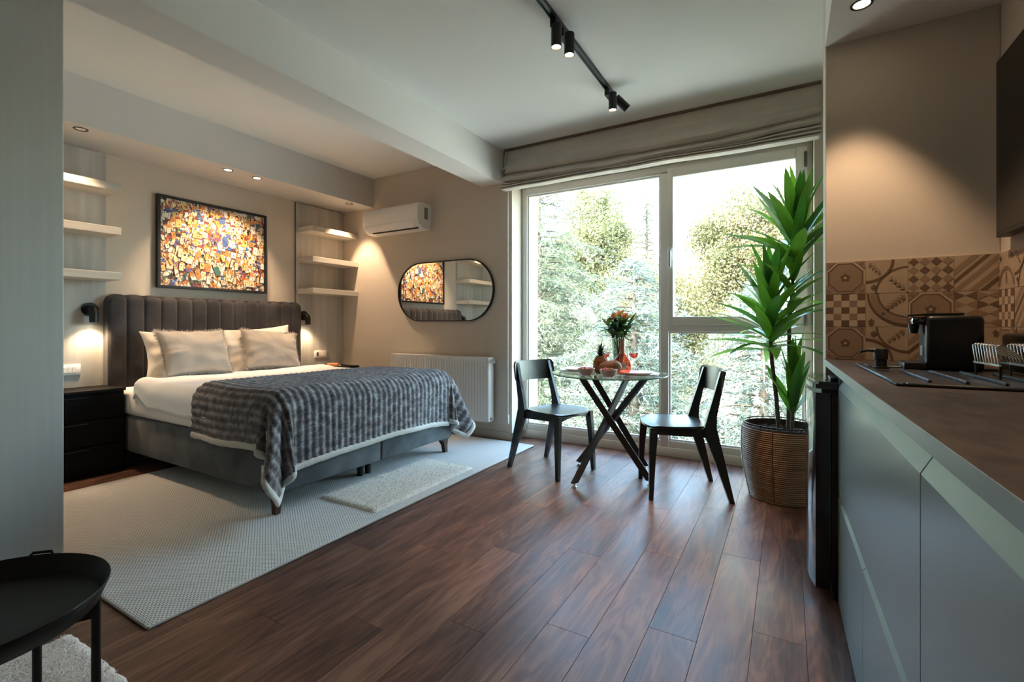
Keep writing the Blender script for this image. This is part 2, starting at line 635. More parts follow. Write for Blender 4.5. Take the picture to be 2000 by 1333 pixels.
b = MB(BO).grid(blind_pt, 110, 81).build('fabric', M_blind, blind, 60)
md = b.modifiers.new('s', 'SOLIDIFY'); md.thickness = 0.003
MB(BO).box(-2.27, 3.752, 2.69, 0.197, 3.779, 2.7055, 0.002).build('head_rail', mat('rail_brown', (0.16, 0.11, 0.08), 0.6), blind)
mb = MB(BO)
for k in range(3):
    a = k * 2.1
    mb.tube([(-2.262 - 0.004 * k, 3.735 - 0.008 * cos(a), 2.505 + 0.02 * sin(a)), (-2.268, 3.705 + 0.012 * k, 2.485 - 0.008 * k), (-2.235, 3.70, 2.478 + 0.010 * k)], 0.007, 6)
mb.tube([(-2.262, 3.742, 2.69), (-2.272, 3.735, 2.56), (-2.262, 3.735, 2.49), (-2.266, 3.74, 2.42)], 0.004, 6)
mb.build('gathered_edge', mat('cord_dark', (0.20, 0.16, 0.13), 0.8), blind, 60)
cord = MB(BO)
cord.tube([(-2.222, 3.735, 2.33), (-2.222, 3.735, 0.24)], 0.0035, 6)
co = cord.build('cord', M_trim, blind)
MB(BO).box(-2.231, 3.727, 0.165, -2.213, 3.743, 0.245, 0.004).build('cord_weight', M_trim, blind, 40)

# ------------------------------------------------------------------ downlights and track
M_lampface = emat('lamp_face', (1.0, 0.80, 0.55), 9.0)
M_lampdim = emat('lamp_face_shaded', (1.0, 0.72, 0.45), 0.12)  # same lens; the shade of its recess is put into a weaker glow
M_ring = mat('lamp_ring', (0.03, 0.025, 0.02), 0.35)


def downlight(x, y, z, label, energy, size=78, tgt=None, grp='recessed downlights in the bed soffit', blend=0.55, dim=False):
    t = thing('downlight', label, 'downlight', (x, y, z), 0, grp)
    MB().lathe([(0.0295, 0.0), (0.0295, -0.003), (0.034, -0.0045), (0.0385, -0.004), (0.040, -0.0005), (0.039, 0.0)], seg=28, close=True).build('trim_ring', M_ring, t, 50)
    MB().lathe([(0.0285, -0.0006), (0.014, -0.0012), (0.0001, -0.0014)], seg=24).build('lens', M_lampdim if dim else M_lampface, t)
    s = spot('downlight_bulb', (x, y, z - 0.012), tgt or (x, y, 0), energy, size, blend)
    return t


E_D = 26
downlight(-4.09, 1.277, 2.387, 'round recessed downlight above the left-hand wall shelves, leftmost of four', E_D * 0.6, dim=True)
downlight(-4.09, 2.239, 2.387, 'round recessed downlight above the painting, nearer the left shelves', E_D * 0.75, tgt=(-4.44, 2.28, 1.3))
downlight(-4.09, 2.493, 2.387, 'round recessed downlight above the painting, nearer the right shelves', E_D * 0.75, tgt=(-4.44, 2.45, 1.3))
downlight(-4.09, 3.521, 2.387, 'round recessed downlight beside the air conditioner, rightmost of four', E_D * 1.1, dim=True)
downlight(0.262, 2.378, 2.38, 'round recessed downlight in the kitchen soffit above the patterned tiles', 17, grp='kitchen soffit downlights', size=70)
for k, yy in enumerate((1.3, 0.2, -0.9)):  # unseen fill lamps, added along the soffit to brighten the room
    downlight(0.262, yy, 2.38, ['added unseen fill downlight above the middle of the worktop', 'added unseen fill downlight above the near end of the worktop', 'added unseen fill downlight over the entrance end of the kitchen'][k], 8, grp='kitchen soffit downlights', size=70)

TO = (-1.063, 1.5, ZC)
track = thing('lighting_track', 'thin black lighting track running along the ceiling towards the window', 'track', TO)
mb = MB(TO)
mb.box(-1.080, -1.2, 2.684, -1.074, 3.235, ZC)
mb.box(-1.052, -1.2, 2.684, -1.046, 3.235, ZC)
mb.box(-1.075, -1.2, 2.692, -1.051, 3.235, ZC)
mb.box(-1.081, 3.23, 2.683, -1.045, 3.238, ZC, 0.001)
mb.build('rail', mat('track_black', (0.012, 0.014, 0.014), 0.35), track)


def trackspot(x, y, z0, z1, label, aim=None, energy=18, size=50):
    t = thing('spotlight', label, 'spotlight', (x, y, z1), 0, 'black cylinder spots on the ceiling track')
    L = z1 - z0
    d = Vector((0, 0, -1)) if aim is None else (Vector(aim) - Vector((x, y, (z0 + z1) / 2))).normalized()
    q = d.to_track_quat('-Z', 'Y').to_matrix()
    c = Vector((0, 0, -L / 2))
    R = 0.0275

    def pt(p): return q @ Vector(p) + c
    mb = MB()
    prof2 = [(0.001, L / 2), (R - 0.002, L / 2), (R, L / 2 - 0.002), (R, -L / 2), (R - 0.003, -L / 2), (R - 0.004, -L / 2 + 0.012)]
    mb.lathe(prof2, c=c, seg=28, mtx=q.to_4x4())
    mb.build('body', M_dark, t, 40)
    MB().lathe([(R - 0.0035, -L / 2 + 0.008), (0.0001, -L / 2 + 0.011)], c=c, seg=24, mtx=q.to_4x4()).build('lens', M_lampface, t)
    mb = MB()
    mb.box(-1.079 - x, -0.02 , -0.012, -1.047 - x, 0.06, ZC - 0.022 - z1)
    mb.cyl((-1.063 - x, 0.012, 0.0), (0, 0.0, -L * 0.35), 0.008, seg=8)
    mb.build('adapter', M_dark, t)
    p = Vector((x, y, z1)) + pt((0, 0, -L / 2 - 0.01))
    spot('spotlight_bulb', p, p + d, energy, size, 0.6)
    return t


trackspot(-1.052, 2.268, 2.537, 2.655, 'black cylinder spot pointing straight down, nearest the camera on the track', energy=14, size=44)
trackspot(-1.022, 2.370, 2.537, 2.655, 'black cylinder spot pointing straight down, second along the ceiling track', energy=14, size=44)
trackspot(-1.028, 3.125, 2.537, 2.655, 'black cylinder spot pointing down near the window end of the track', energy=14, size=44)
trackspot(-0.985, 3.185, 2.545, 2.655, 'tilted black cylinder spot at the window end of the track', aim=(-0.35, 3.72, 1.9), energy=5, size=44)

# ------------------------------------------------------------------ shelf walls
def wood_mat(name, c0, c1, scale=(60, 60, 1.2), rough=0.55, nzs=1.0):
    return mat(name, c0, rough, spec=0.35, vary=(nzs, c1, scale, 0.3, 0.7), bump=(nzs, 0.08, 5, scale))


M_ash = wood_mat('bleached_ash', (0.60, 0.58, 0.54), (0.40, 0.39, 0.37), (13, 13, 1.1))
M_shelf = wood_mat('bleached_ash_shelf', (0.60, 0.56, 0.50), (0.48, 0.45, 0.40), (30, 1.5, 30))
for (ya, yb, lab) in ((YN + 0.002, 1.551, 'bleached wood wall panel with three floating shelves left of the bed'), (3.165, YM - 0.002, 'bleached wood wall panel with three floating shelves right of the bed')):
    O = (XL, (ya + yb) / 2, 0.0)
    t = thing('shelf_unit', lab, 'shelves', O, 0, 'shelf units beside the bed')
    MB(O).box(XL + 0.0005, ya, 0.0, XL + 0.018, yb, 2.376, 0.0015, 1).build('back_panel', M_ash, t)
    if ya > 2:
        MB(O).box(XL + 0.0005, ya - 0.004, 0.0, XL + 0.019, ya - 0.0005, 2.376).build('edge_strip', mat('strip_grey', (0.14, 0.14, 0.14), 0.5), t)
    for z in (2.082, 1.762, 1.432):
        MB(O).box(XL + 0.018, ya + (0.015 if ya > 2 else 0), z - 0.027, -4.24, yb + (0.006 if ya < 2 else 0), z + 0.027, 0.002, 1).build('shelf', M_shelf, t)

# ------------------------------------------------------------------ painting
def paint_mat():
    m = bpy.data.materials.new('townscape_print')
    m.use_nodes = True
    nt = m.node_tree
    N, Lk = nt.nodes, nt.links
    bs = N['Principled BSDF']
    bs.inputs['Roughness'].default_value = 0.45
    tc = N.new('ShaderNodeTexCoord')
    nd = N.new('ShaderNodeTexNoise'); nd.inputs['Scale'].default_value = 6; nd.inputs['Detail'].default_value = 4
    Lk.new(tc.outputs['Object'], nd.inputs[0])
    mx = N.new('ShaderNodeVectorMath'); mx.operation = 'MULTIPLY_ADD'
    mx.inputs[1].default_value = (0.10, 0.10, 0.10)
    Lk.new(nd.outputs['Color'], mx.inputs[0]); Lk.new(tc.outputs['Object'], mx.inputs[2])

    def vor(scale, feature='F1', metric='MANHATTAN', stretch=(1, 1, 1)):
        mp = N.new('ShaderNodeMapping'); mp.inputs['Scale'].default_value = stretch
        Lk.new(mx.outputs[0], mp.inputs[0])
        v = N.new('ShaderNodeTexVoronoi'); v.feature = feature; v.inputs['Scale'].default_value = scale
        if feature == 'F1': v.distance = metric
        Lk.new(mp.outputs[0], v.inputs['Vector'])
        return v

    def ramp(src, cols, interp='CONSTANT'):
        r = N.new('ShaderNodeValToRGB'); r.color_ramp.interpolation = interp
        while len(r.color_ramp.elements) < len(cols): r.color_ramp.elements.new(0.5)
        for k, (p, c) in enumerate(cols):
            r.color_ramp.elements[k].position = p; r.color_ramp.elements[k].color = (*c, 1)
        Lk.new(src, r.inputs[0])
        return r
    cream, white, org, red = (0.78, 0.60, 0.36), (0.84, 0.80, 0.72), (0.66, 0.22, 0.04), (0.36, 0.05, 0.03)
    brn, dark, blue, yel, teal, pur = (0.14, 0.045, 0.03), (0.02, 0.015, 0.018), (0.05, 0.10, 0.34), (0.72, 0.45, 0.07), (0.03, 0.16, 0.14), (0.16, 0.07, 0.20)
    v1 = vor(24, metric='CHEBYCHEV', stretch=(1, 1.25, 0.8))
    s1 = N.new('ShaderNodeSeparateColor'); Lk.new(v1.outputs['Color'], s1.inputs[0])
    r1 = ramp(s1.outputs[0], [(0.0, cream), (0.20, org), (0.28, white), (0.42, brn), (0.52, yel), (0.57, cream), (0.68, red), (0.76, blue), (0.80, pur), (0.86, white), (0.93, dark), (0.97, teal)])
    v2 = vor(52, stretch=(1, 1.4, 0.7))
    s2 = N.new('ShaderNodeSeparateColor'); Lk.new(v2.outputs['Color'], s2.inputs[0])
    r2 = ramp(s2.outputs[1], [(0.0, org), (0.15, cream), (0.36, dark), (0.46, white), (0.6, brn), (0.68, yel), (0.78, pur), (0.84, cream), (0.92, red)])
    msk = ramp(s2.outputs[0], [(0.0, (0, 0, 0)), (0.56, (1, 1, 1))])
    m1 = N.new('ShaderNodeMix'); m1.data_type = 'RGBA'
    Lk.new(msk.outputs[0], m1.inputs[0]); Lk.new(r1.outputs[0], m1.inputs[6]); Lk.new(r2.outputs[0], m1.inputs[7])
    # dark ink contour lines
    e1 = vor(24, 'DISTANCE_TO_EDGE', stretch=(1, 1.25, 0.8))
    l1 = ramp(e1.outputs['Distance'], [(0.0, (1, 1, 1)), (0.07, (0, 0, 0))])
    m2 = N.new('ShaderNodeMix'); m2.data_type = 'RGBA'
    fm = N.new('ShaderNodeMath'); fm.operation = 'MULTIPLY'; fm.inputs[1].default_value = 0.8
    Lk.new(l1.outputs[0], fm.inputs[0])
    Lk.new(fm.outputs[0], m2.inputs[0]); Lk.new(m1.outputs[2], m2.inputs[6]); m2.inputs[7].default_value = (0.06, 0.025, 0.02, 1)
    Lk.new(m2.outputs[2], bs.inputs['Base Color'])
    return m


PO = (XL, 2.357, 1.77)
pic = thing('framed_painting', 'framed painting of a crowded orange and cream town in a black frame', 'painting', PO)
y0, y1, z0, z1 = 1.884, 2.826, 1.385, 2.158
mb = MB(PO)
fw = 0.022
for bx in ((y0, z0, y1, z0 + fw), (y0, z1 - fw, y1, z1), (y0, z0 + fw, y0 + fw, z1 - fw), (y1 - fw, z0 + fw, y1, z1 - fw)):
    mb.box(XL + 0.001, bx[0], bx[1], XL + 0.042, bx[2], bx[3], 0.0015, 1)
mb.build('frame', M_dark, pic)
MB(PO).box(XL + 0.001, y0 + fw, z0 + fw, XL + 0.026, y1 - fw, z1 - fw).build('canvas', paint_mat(), pic)
r2 = random.Random(77)
pcol = [(0.80, 0.66, 0.42), (0.84, 0.80, 0.70), (0.74, 0.50, 0.16), (0.66, 0.24, 0.05), (0.36, 0.06, 0.03), (0.13, 0.05, 0.035), (0.10, 0.06, 0.18), (0.05, 0.12, 0.34), (0.03, 0.025, 0.03), (0.04, 0.17, 0.13)]
pm = [mat('print_colour_%d' % k, c, 0.45) for k, c in enumerate(pcol)]
mb = MB(PO)
cy0, cy1, cz0, cz1 = y0 + fw + 0.004, y1 - fw - 0.004, z0 + fw + 0.004, z1 - fw - 0.004
lay = 0


def pp(pts, m):
    global lay
    lay += 1
    q = [(XL + 0.0262 + lay * 0.000006, min(max(a, cy0), cy1), min(max(b_, cz0), cz1)) for a, b_ in pts]
    mb.add(q, [tuple(range(len(q)))], m)


for k in range(230):
    f = k / 230
    cy = r2.uniform(cy0 + 0.02, cy1 - 0.02); cz = cz1 - 0.03 - (cz1 - cz0 - 0.06) * min(1, max(0, f + r2.uniform(-0.15, 0.15)))
    w, h = r2.uniform(0.018, 0.05), r2.uniform(0.025, 0.075)
    tl = r2.uniform(-0.35, 0.35); sk = r2.uniform(-0.2, 0.2)
    ca_, sa_ = cos(tl), sin(tl)

    def T(a, b_): return (cy + a * ca_ - b_ * sa_ + sk * b_, cz + a * sa_ + b_ * ca_)
    pp([T(-w / 2 - 0.003, -0.003), T(w / 2 + 0.003, -0.003), T(w / 2 + 0.003, h), T(-w / 2 - 0.003, h)], r2.choice([5, 8, 5, 4, 6]))
    pp([T(-w / 2, 0), T(w / 2, 0), T(w / 2, h), T(-w / 2, h)], r2.choice([0, 0, 1, 1, 1, 2, 0, 3, 1, 0, 9, 7]))
    k2 = r2.random()
    rc = r2.choice([3, 3, 4, 5, 2, 6, 7, 3])
    if k2 < 0.55:
        pp([T(-w * 0.62, h), T(w * 0.62, h), T(r2.uniform(-0.2, 0.2) * w, h + r2.uniform(0.5, 1.1) * w)], rc)
    elif k2 < 0.8:
        pp([T(w / 2 * cos(q * pi / 6), h + w / 2 * sin(q * pi / 6)) for q in range(7)], rc)
    for q in range(r2.randint(1, 3)):
        a, b_ = r2.uniform(-0.3, 0.2) * w, r2.uniform(0.15, 0.75) * h
        d = r2.uniform(0.12, 0.24) * w
        pp([T(a, b_), T(a + d, b_), T(a + d, b_ + d * 1.7), T(a, b_ + d * 1.7)], r2.choice([8, 5, 7, 4]))
for k in range(60):
    cy, cz = r2.uniform(cy0, cy1), r2.uniform(cz0, cz1)
    tl = r2.uniform(0, pi); L = r2.uniform(0.03, 0.09); w = r2.uniform(0.002, 0.006)
    dx, dz = cos(tl) * L, sin(tl) * L
    nx_, nz_ = -sin(tl) * w, cos(tl) * w
    pp([(cy, cz), (cy + dx, cz + dz), (cy + dx + nx_, cz + dz + nz_), (cy + nx_, cz + nz_)], r2.choice([1, 5, 8, 3, 1]))
mb.build('print', pm, pic)

# ------------------------------------------------------------------ bed
M_velvet = mat('grey_velvet', (0.040, 0.037, 0.040), 0.8, spec=0.15, sheen=0.28, vary=(5, (0.070, 0.064, 0.067)))
M_velvetB = mat('grey_velvet_base', (0.070, 0.080, 0.088), 0.8, spec=0.15, sheen=0.15, vary=(6, (0.125, 0.138, 0.15)))
M_sheet = mat('white_cotton', (0.84, 0.83, 0.81), 0.85, spec=0.2, bump=(9, 0.25, 4))
M_legw = mat('dark_walnut', (0.055, 0.022, 0.014), 0.4)
BEDO = (-3.45, 2.37, 0)
bed = thing('bed', 'double bed with channelled dark velvet headboard and grey velvet base', 'bed', BEDO)
mb = MB(BEDO)
mb.box(-4.40, 1.585, 0.135, -2.425, 2.366, 0.40, 0.018, 3)
mb.build('base', M_velvetB, bed, 50)
mb = MB(BEDO)
mb.box(-4.40, 2.368, 0.135, -2.425, 3.165, 0.40, 0.018, 3)
mb.build('base', M_velvetB, bed, 50)
for (x, y, w) in ((-2.475, 1.62, 1), (-2.475, 3.13, -1), (-4.33, 1.62, 1), (-4.33, 3.13, -1)):
    sx = 1 if x > -3 else -1
    mb = MB(BEDO)
    mb.loft([(x, y, 0.0125, 0.032, 0.032), (x - 0.004 * sx, y + 0.004 * w, 0.07, 0.038, 0.038), (x - 0.012 * sx, y + 0.012 * w, 0.115, 0.06, 0.06), (x - 0.035 * sx, y + 0.035 * w, 0.136, 0.13, 0.13)])
    mb.build('leg', M_legw, bed, 40)
for (x, y) in ((-2.60, 2.335), (-2.60, 2.405)):
    MB(BEDO).cyl((x, y, 0.0125), (x, y, 0.136), 0.020, 0.026, 14).build('centre_leg', M_dark, bed, 40)
# headboard with vertical channels
NCH, HY0, HY1, HT = 14, 1.535, 3.165, 1.306


def hb(u, v):
    y = HY0 + u * (HY1 - HY0)
    d = min(u, 1 - u) * (HY1 - HY0)
    rc = 0.06
    top = HT - (rc - sqrt(max(0, rc * rc - (rc - d) ** 2)) if d < rc else 0)
    ch = abs(sin(pi * u * NCH)) ** 0.40
    bul = 0.015 * ch - 0.008
    r = 0.045
    Lz = top - r - 0.15
    Ltot = Lz + pi / 2 * r + 0.05
    s = v * Ltot
    if s < Lz:
        return (-4.402 + bul, y, 0.15 + s)
    if s < Lz + pi / 2 * r:
        a = (s - Lz) / r
        return (-4.402 - r + (r + bul) * cos(a), y, 0.15 + Lz + (r + bul) * sin(a))
    return (-4.402 - r - (s - Lz - pi / 2 * r), y, 0.15 + Lz + r + bul)


def hbv(v):
    return v if v < 0.5 else v


mb = MB(BEDO)
mb.grid(lambda u, v: hb(u, 1 - (1 - v) ** 2.2), NCH * 12, 34)
mb.build('headboard', M_velvet, bed, 75)
mb = MB(BEDO)
pol = [(HY0 - 0.001, 0.02), (HY1 + 0.001, 0.02)]
for k in range(9):
    a = k / 8 * pi / 2
    pol.append((HY1 + 0.001 - 0.06 + 0.06 * cos(a), HT - 0.004 - 0.06 + 0.06 * sin(a)))
for k in range(9):
    a = pi / 2 + k / 8 * pi / 2
    pol.append((HY0 - 0.001 + 0.06 + 0.06 * cos(a), HT - 0.004 - 0.06 + 0.06 * sin(a)))
mb.prism(pol, 'x', -4.508 + 0.018, -4.412)
mb.build('headboard_back', M_velvet, bed, 40)
mb = MB(BEDO)


def matt(u, v):
    a = 2 * pi * u
    return None


mb.box(-4.39, 1.575, 0.40, -2.43, 3.175, 0.60, 0.05, 4)
mb.build('mattress', M_sheet, bed, 60)


def drape(s, t, Wd, Ld, xh, yn, r, z0, flare, wob):
    a, sg = 0.0, 0
    if s < 0: a, sg = -s, -1
    elif s > Wd: a, sg = s - Wd, 1
    bb = max(0.0, t - Ld)
    d = hypot(a, bb)
    if d <= pi * r / 2:
        out, drop = r * sin(d / r), r * (1 - cos(d / r))
    else:
        out, drop = r, r + d - pi * r / 2
    ex = max(0.0, d - pi * r / 2 * 0.6)
    ca, cb = (a / d, bb / d) if d > 0 else (0, 0)
    if a > 0 and bb > 0:
        ph = atan2(bb, a)
        out += ex * flare * sin(2 * ph) + wob * ex * sin(ph * 10) * sin(2 * ph)
    y = yn + min(max(s, 0), Wd) + sg * out * ca
    x = xh + min(t, Ld) + out * cb
    return x, y, z0 - drop


DO = (-3.3, 2.37, 0.6)
duvet = thing('duvet', 'white cotton duvet spread over the bed under the fur throw', 'duvet', DO)
M_duvet = mat('duvet_cotton', (0.87, 0.865, 0.86), 0.85, spec=0.2, bump=(14, 0.22, 4))


def duv(u, v):
    r = 0.09
    Wd = 1.60 - 2 * r + 0.02
    s = -0.235 + u * (Wd + 0.47)
    t = v * (1.63 + 0.22)
    x, y, z = drape(s, t, Wd, 1.56, -4.075, 1.56 + r, r, 0.667, 0.2, 0.05)
    k = max(0, 1 - t / 0.22)
    puff = 0.012 * sin(min(1, t / 0.25) * pi)
    z += puff + 0.012 * nz3(x * 3, y * 3) + 0.005 * nz3(x * 9, y * 7, 2)
    z -= 0.045 * max(0, 1 - t / 0.05) ** 2
    side = max(0, min(1, (0.60 - z) / 0.08))
    y += (-1 if s < 0.8 else 1) * 0.010 * side * nz3(x * 5, z * 2, 8)
    if side > 0 and s < 0: z += 0.02 * nz3(x * 2.5, 0, 4) * side
    # the corner by the pillows is turned back a little
    if s < 0.05:
        z += 0.10 * k * max(0, min(1, (0.05 - s) / 0.25))
    return (x, y, max(z, 0.607) if (0 <= s <= Wd and t <= 1.56) else z)


o = MB(DO).grid(duv, 90, 90).build('cover', M_duvet, duvet, 180)
md = o.modifiers.new('s', 'SOLIDIFY'); md.thickness = 0.022; md.offset = -1
mb = MB(DO)
mb.grid(lambda u, v: (-4.06 + 0.05 * cos(2 * pi * v) + 0.03 * nz3(u * 4, 1) , 1.60 + u * 1.56, 0.650 + 0.026 * sin(2 * pi * v) + 0.006 * nz3(u * 7, v * 3)), 50, 12)
mb.build('turned_edge', M_duvet, duvet, 180)

# ---- fur throw
def fur_mat():
    m = bpy.data.materials.new('grey_faux_fur')
    m.use_nodes = True
    nt = m.node_tree
    N, Lk = nt.nodes, nt.links
    bs = N['Principled BSDF']
    bs.inputs['Roughness'].default_value = 0.9
    bs.inputs['Sheen Weight'].default_value = 0.35
    bs.inputs['Sheen Roughness'].default_value = 0.5
    _sock(bs, 'Specular IOR Level', 'Specular').default_value = 0.15
    uv = N.new('ShaderNodeTexCoord')
    sp = N.new('ShaderNodeSeparateXYZ'); Lk.new(uv.outputs['UV'], sp.inputs[0])
    # rib stripes across u, pale tips in patches along v
    a = N.new('ShaderNodeMath'); a.operation = 'MULTIPLY'; a.inputs[1].default_value = 2 * pi / 0.047; Lk.new(sp.outputs[0], a.inputs[0])
    c = N.new('ShaderNodeMath'); c.operation = 'COSINE'; Lk.new(a.outputs[0], c.inputs[0])
    mp = N.new('ShaderNodeMapping'); mp.inputs['Scale'].default_value = (15, 22, 1); Lk.new(uv.outputs['UV'], mp.inputs[0])
    n1 = N.new('ShaderNodeTexNoise'); n1.inputs['Scale'].default_value = 1; n1.inputs['Detail'].default_value = 5; n1.inputs['Roughness'].default_value = 0.7; Lk.new(mp.outputs[0], n1.inputs[0])
    mp2 = N.new('ShaderNodeMapping'); mp2.inputs['Scale'].default_value = (260, 70, 1); Lk.new(uv.outputs['UV'], mp2.inputs[0])
    n2 = N.new('ShaderNodeTexNoise'); n2.inputs['Scale'].default_value = 1; n2.inputs['Detail'].default_value = 3; Lk.new(mp2.outputs[0], n2.inputs[0])
    s1 = N.new('ShaderNodeMath'); s1.operation = 'MULTIPLY_ADD'; s1.inputs[1].default_value = 0.070; Lk.new(c.outputs[0], s1.inputs[0]); Lk.new(n1.outputs[0], s1.inputs[2])
    s2 = N.new('ShaderNodeMath'); s2.operation = 'MULTIPLY_ADD'; s2.inputs[1].default_value = 0.35; Lk.new(n2.outputs[0], s2.inputs[0]); Lk.new(s1.outputs[0], s2.inputs[2])
    rp = N.new('ShaderNodeValToRGB')
    e = rp.color_ramp.elements
    e[0].position = 0.46; e[0].color = (0.040, 0.032, 0.032, 1)
    e[1].position = 1.0; e[1].color = (0.50, 0.50, 0.52, 1)
    x = e.new(0.66); x.color = (0.125, 0.110, 0.112, 1)
    Lk.new(s2.outputs[0], rp.inputs[0]); Lk.new(rp.outputs[0], bs.inputs['Base Color'])
    bp = N.new('ShaderNodeBump'); bp.inputs['Strength'].default_value = 0.6; bp.inputs['Distance'].default_value = 0.006
    Lk.new(n2.outputs[0], bp.inputs['Height']); Lk.new(bp.outputs[0], bs.inputs['Normal'])
    return m


M_sherpa = mat('cream_sherpa', (0.74, 0.71, 0.66), 0.95, spec=0.1, bump=(190, 0.9, 3))
TH = (-2.8, 2.37, 0.5)
throw = thing('throw_blanket', 'grey striped faux fur throw with a white fleece hem over the bed end', 'throw', TH)
R_T = 0.12
TWD = 1.645 - 2 * R_T
TA, TB = 0.365, 0.455


def tb_at(s):
    return TB + 0.06 * max(0.0, 1 - (s + TA) / 1.25) ** 1.4 + 0.03 * max(0.0, (s - 1.2) / 0.5)
TLD = 0.715


def thr_flat(s, t, lift=0.0):
    x, y, z = drape(s, t, TWD, TLD, -3.235, 1.552 + R_T, R_T, 0.700, 0.24, 0.20)
    z += 0.010 * nz3(x * 3, y * 3) * (1 if z > 0.6 else 0.3)
    hang = max(0, (0.62 - z) / 0.4)
    if t > TLD and 0 < s < TWD:
        x += 0.022 * hang * nz3(s * 3.1, 2.0) + 0.012 * hang * sin(s * 9)
        z += 0.05 * hang * nz3(s * 1.7, 7.0) - 0.05 * hang * max(0, (s - TWD * 0.55) / TWD)
    if s < 0 and t < TLD:
        y += 0.02 * hang * nz3(t * 5, 1.0)
        z += -0.03 * hang * (0.5 + 0.5 * sin(t * 6))
    return x, y, z


def thr(u, v):
    s = -TA + u * (TWD + 2 * TA)
    t = v * (TLD + tb_at(s))
    x, y, z = thr_flat(s, t)
    e = 0.002
    p0 = Vector((x, y, z))
    p1 = Vector(thr_flat(s + e, t)); p2 = Vector(thr_flat(s, t + e))
    n = (p2 - p0).cross(p1 - p0)
    n = n.normalized() if n.length > 1e-12 else Vector((0, 0, 1))
    if n.z < -0.3: n = -n
    rib = abs(cos(pi * s / 0.047)) ** 0.8
    h = 0.0065 * rib + 0.003 * nz3(s * 40, t * 40)
    return p0 + n * h


mb = MB(TH)
NU, NV = 260, 80
mb.grid(thr, NU, NV, uvfn=lambda u, v: (u * (TWD + 2 * TA), v * (TLD + TB)))
o = mb.build('fur', fur_mat(), throw, 180)
mb = MB(TH)
path = []
for k in range(60): path.append((-TA, k / 60 * (TLD + tb_at(-TA))))
for k in range(110):
    s_k = -TA + k / 110 * (TWD + 2 * TA)
    path.append((s_k, TLD + tb_at(s_k)))
for k in range(60): path.append((TWD + TA, (1 - k / 60) * (TLD + tb_at(TWD + TA))))


def hem_strip(path):
    P = []
    for i, (s, t) in enumerate(path):
        p = Vector(thr_flat(s, t))
        si = min(max(s, -TA + 0.04), TWD + TA - 0.04)
        ti = min(t, TLD + tb_at(s) - 0.04)
        q = Vector(thr_flat(si, ti))
        dn = (p - q)
        dn = dn.normalized() if dn.length > 1e-6 else Vector((0, 0, -1))
        P.append((p, dn))
    return P


V, F = [], []
HP = hem_strip(path)
for i, (p, dn) in enumerate(HP):
    tan = (HP[min(i + 1, len(HP) - 1)][0] - HP[max(i - 1, 0)][0]).normalized()
    nn = dn.cross(tan).normalized()
    for k in range(8):
        a = 2 * pi * k / 8
        wob = 1 + 0.15 * nz3(i * 0.35, k)
        V.append(p + dn * (0.012 + 0.021 * cos(a) * wob) + nn * (0.013 * sin(a) * wob))
for i in range(len(HP) - 1):
    for k in range(8):
        F.append((i * 8 + k, i * 8 + (k + 1) % 8, i * 8 + 8 + (k + 1) % 8, i * 8 + 8 + k))
mb.add(V, F)
mb.build('fleece_hem', M_sherpa, throw, 180, label='white fleece hem of the throw')


def lining(u, v):
    s = -TA + u * (TWD + 2 * TA); t = v * (TLD + TB)
    x, y, z = thr_flat(s, t)
    return (x, y, z)


p = Vector(thr_flat(-TA + 0.03, TLD + TB * 0.62))
MB(TH).box(p.x - 0.02, p.y - 0.012, p.z - 0.05, p.x + 0.004, p.y - 0.006, p.z + 0.005, 0.002).build('care_label', M_sheet, throw)

# ---- pillows and cushions
def pillow_pts(w, h, T, seed, pinch=0.10, wr=0.019):
    def fn(u, v, sgn):
        a, b_ = 2 * u - 1, 2 * v - 1
        x = w / 2 * a * (1 - pinch * (1 - b_ * b_) * abs(a) ** 3)
        y = h / 2 * b_ * (1 - pinch * (1 - a * a) * abs(b_) ** 3)
        th = T * max(0, (1 - a * a)) ** 0.42 * max(0, (1 - b_ * b_)) ** 0.42
        e = max(0, 1 - th / T)
        rad_ = atan2(b_, a)
        wrk = wr * nz3(rad_ * 3.2, seed, hypot(a, b_) * 0.8) * e * (1 if th > 0 else 0) * 2 + wr * 0.6 * nz3(a * 2.2 + seed, b_ * 2.2)
        if th <= 1e-6: wrk = 0
        return (x, y, sgn * (th + wrk * min(1, th / 0.02)))
    return fn


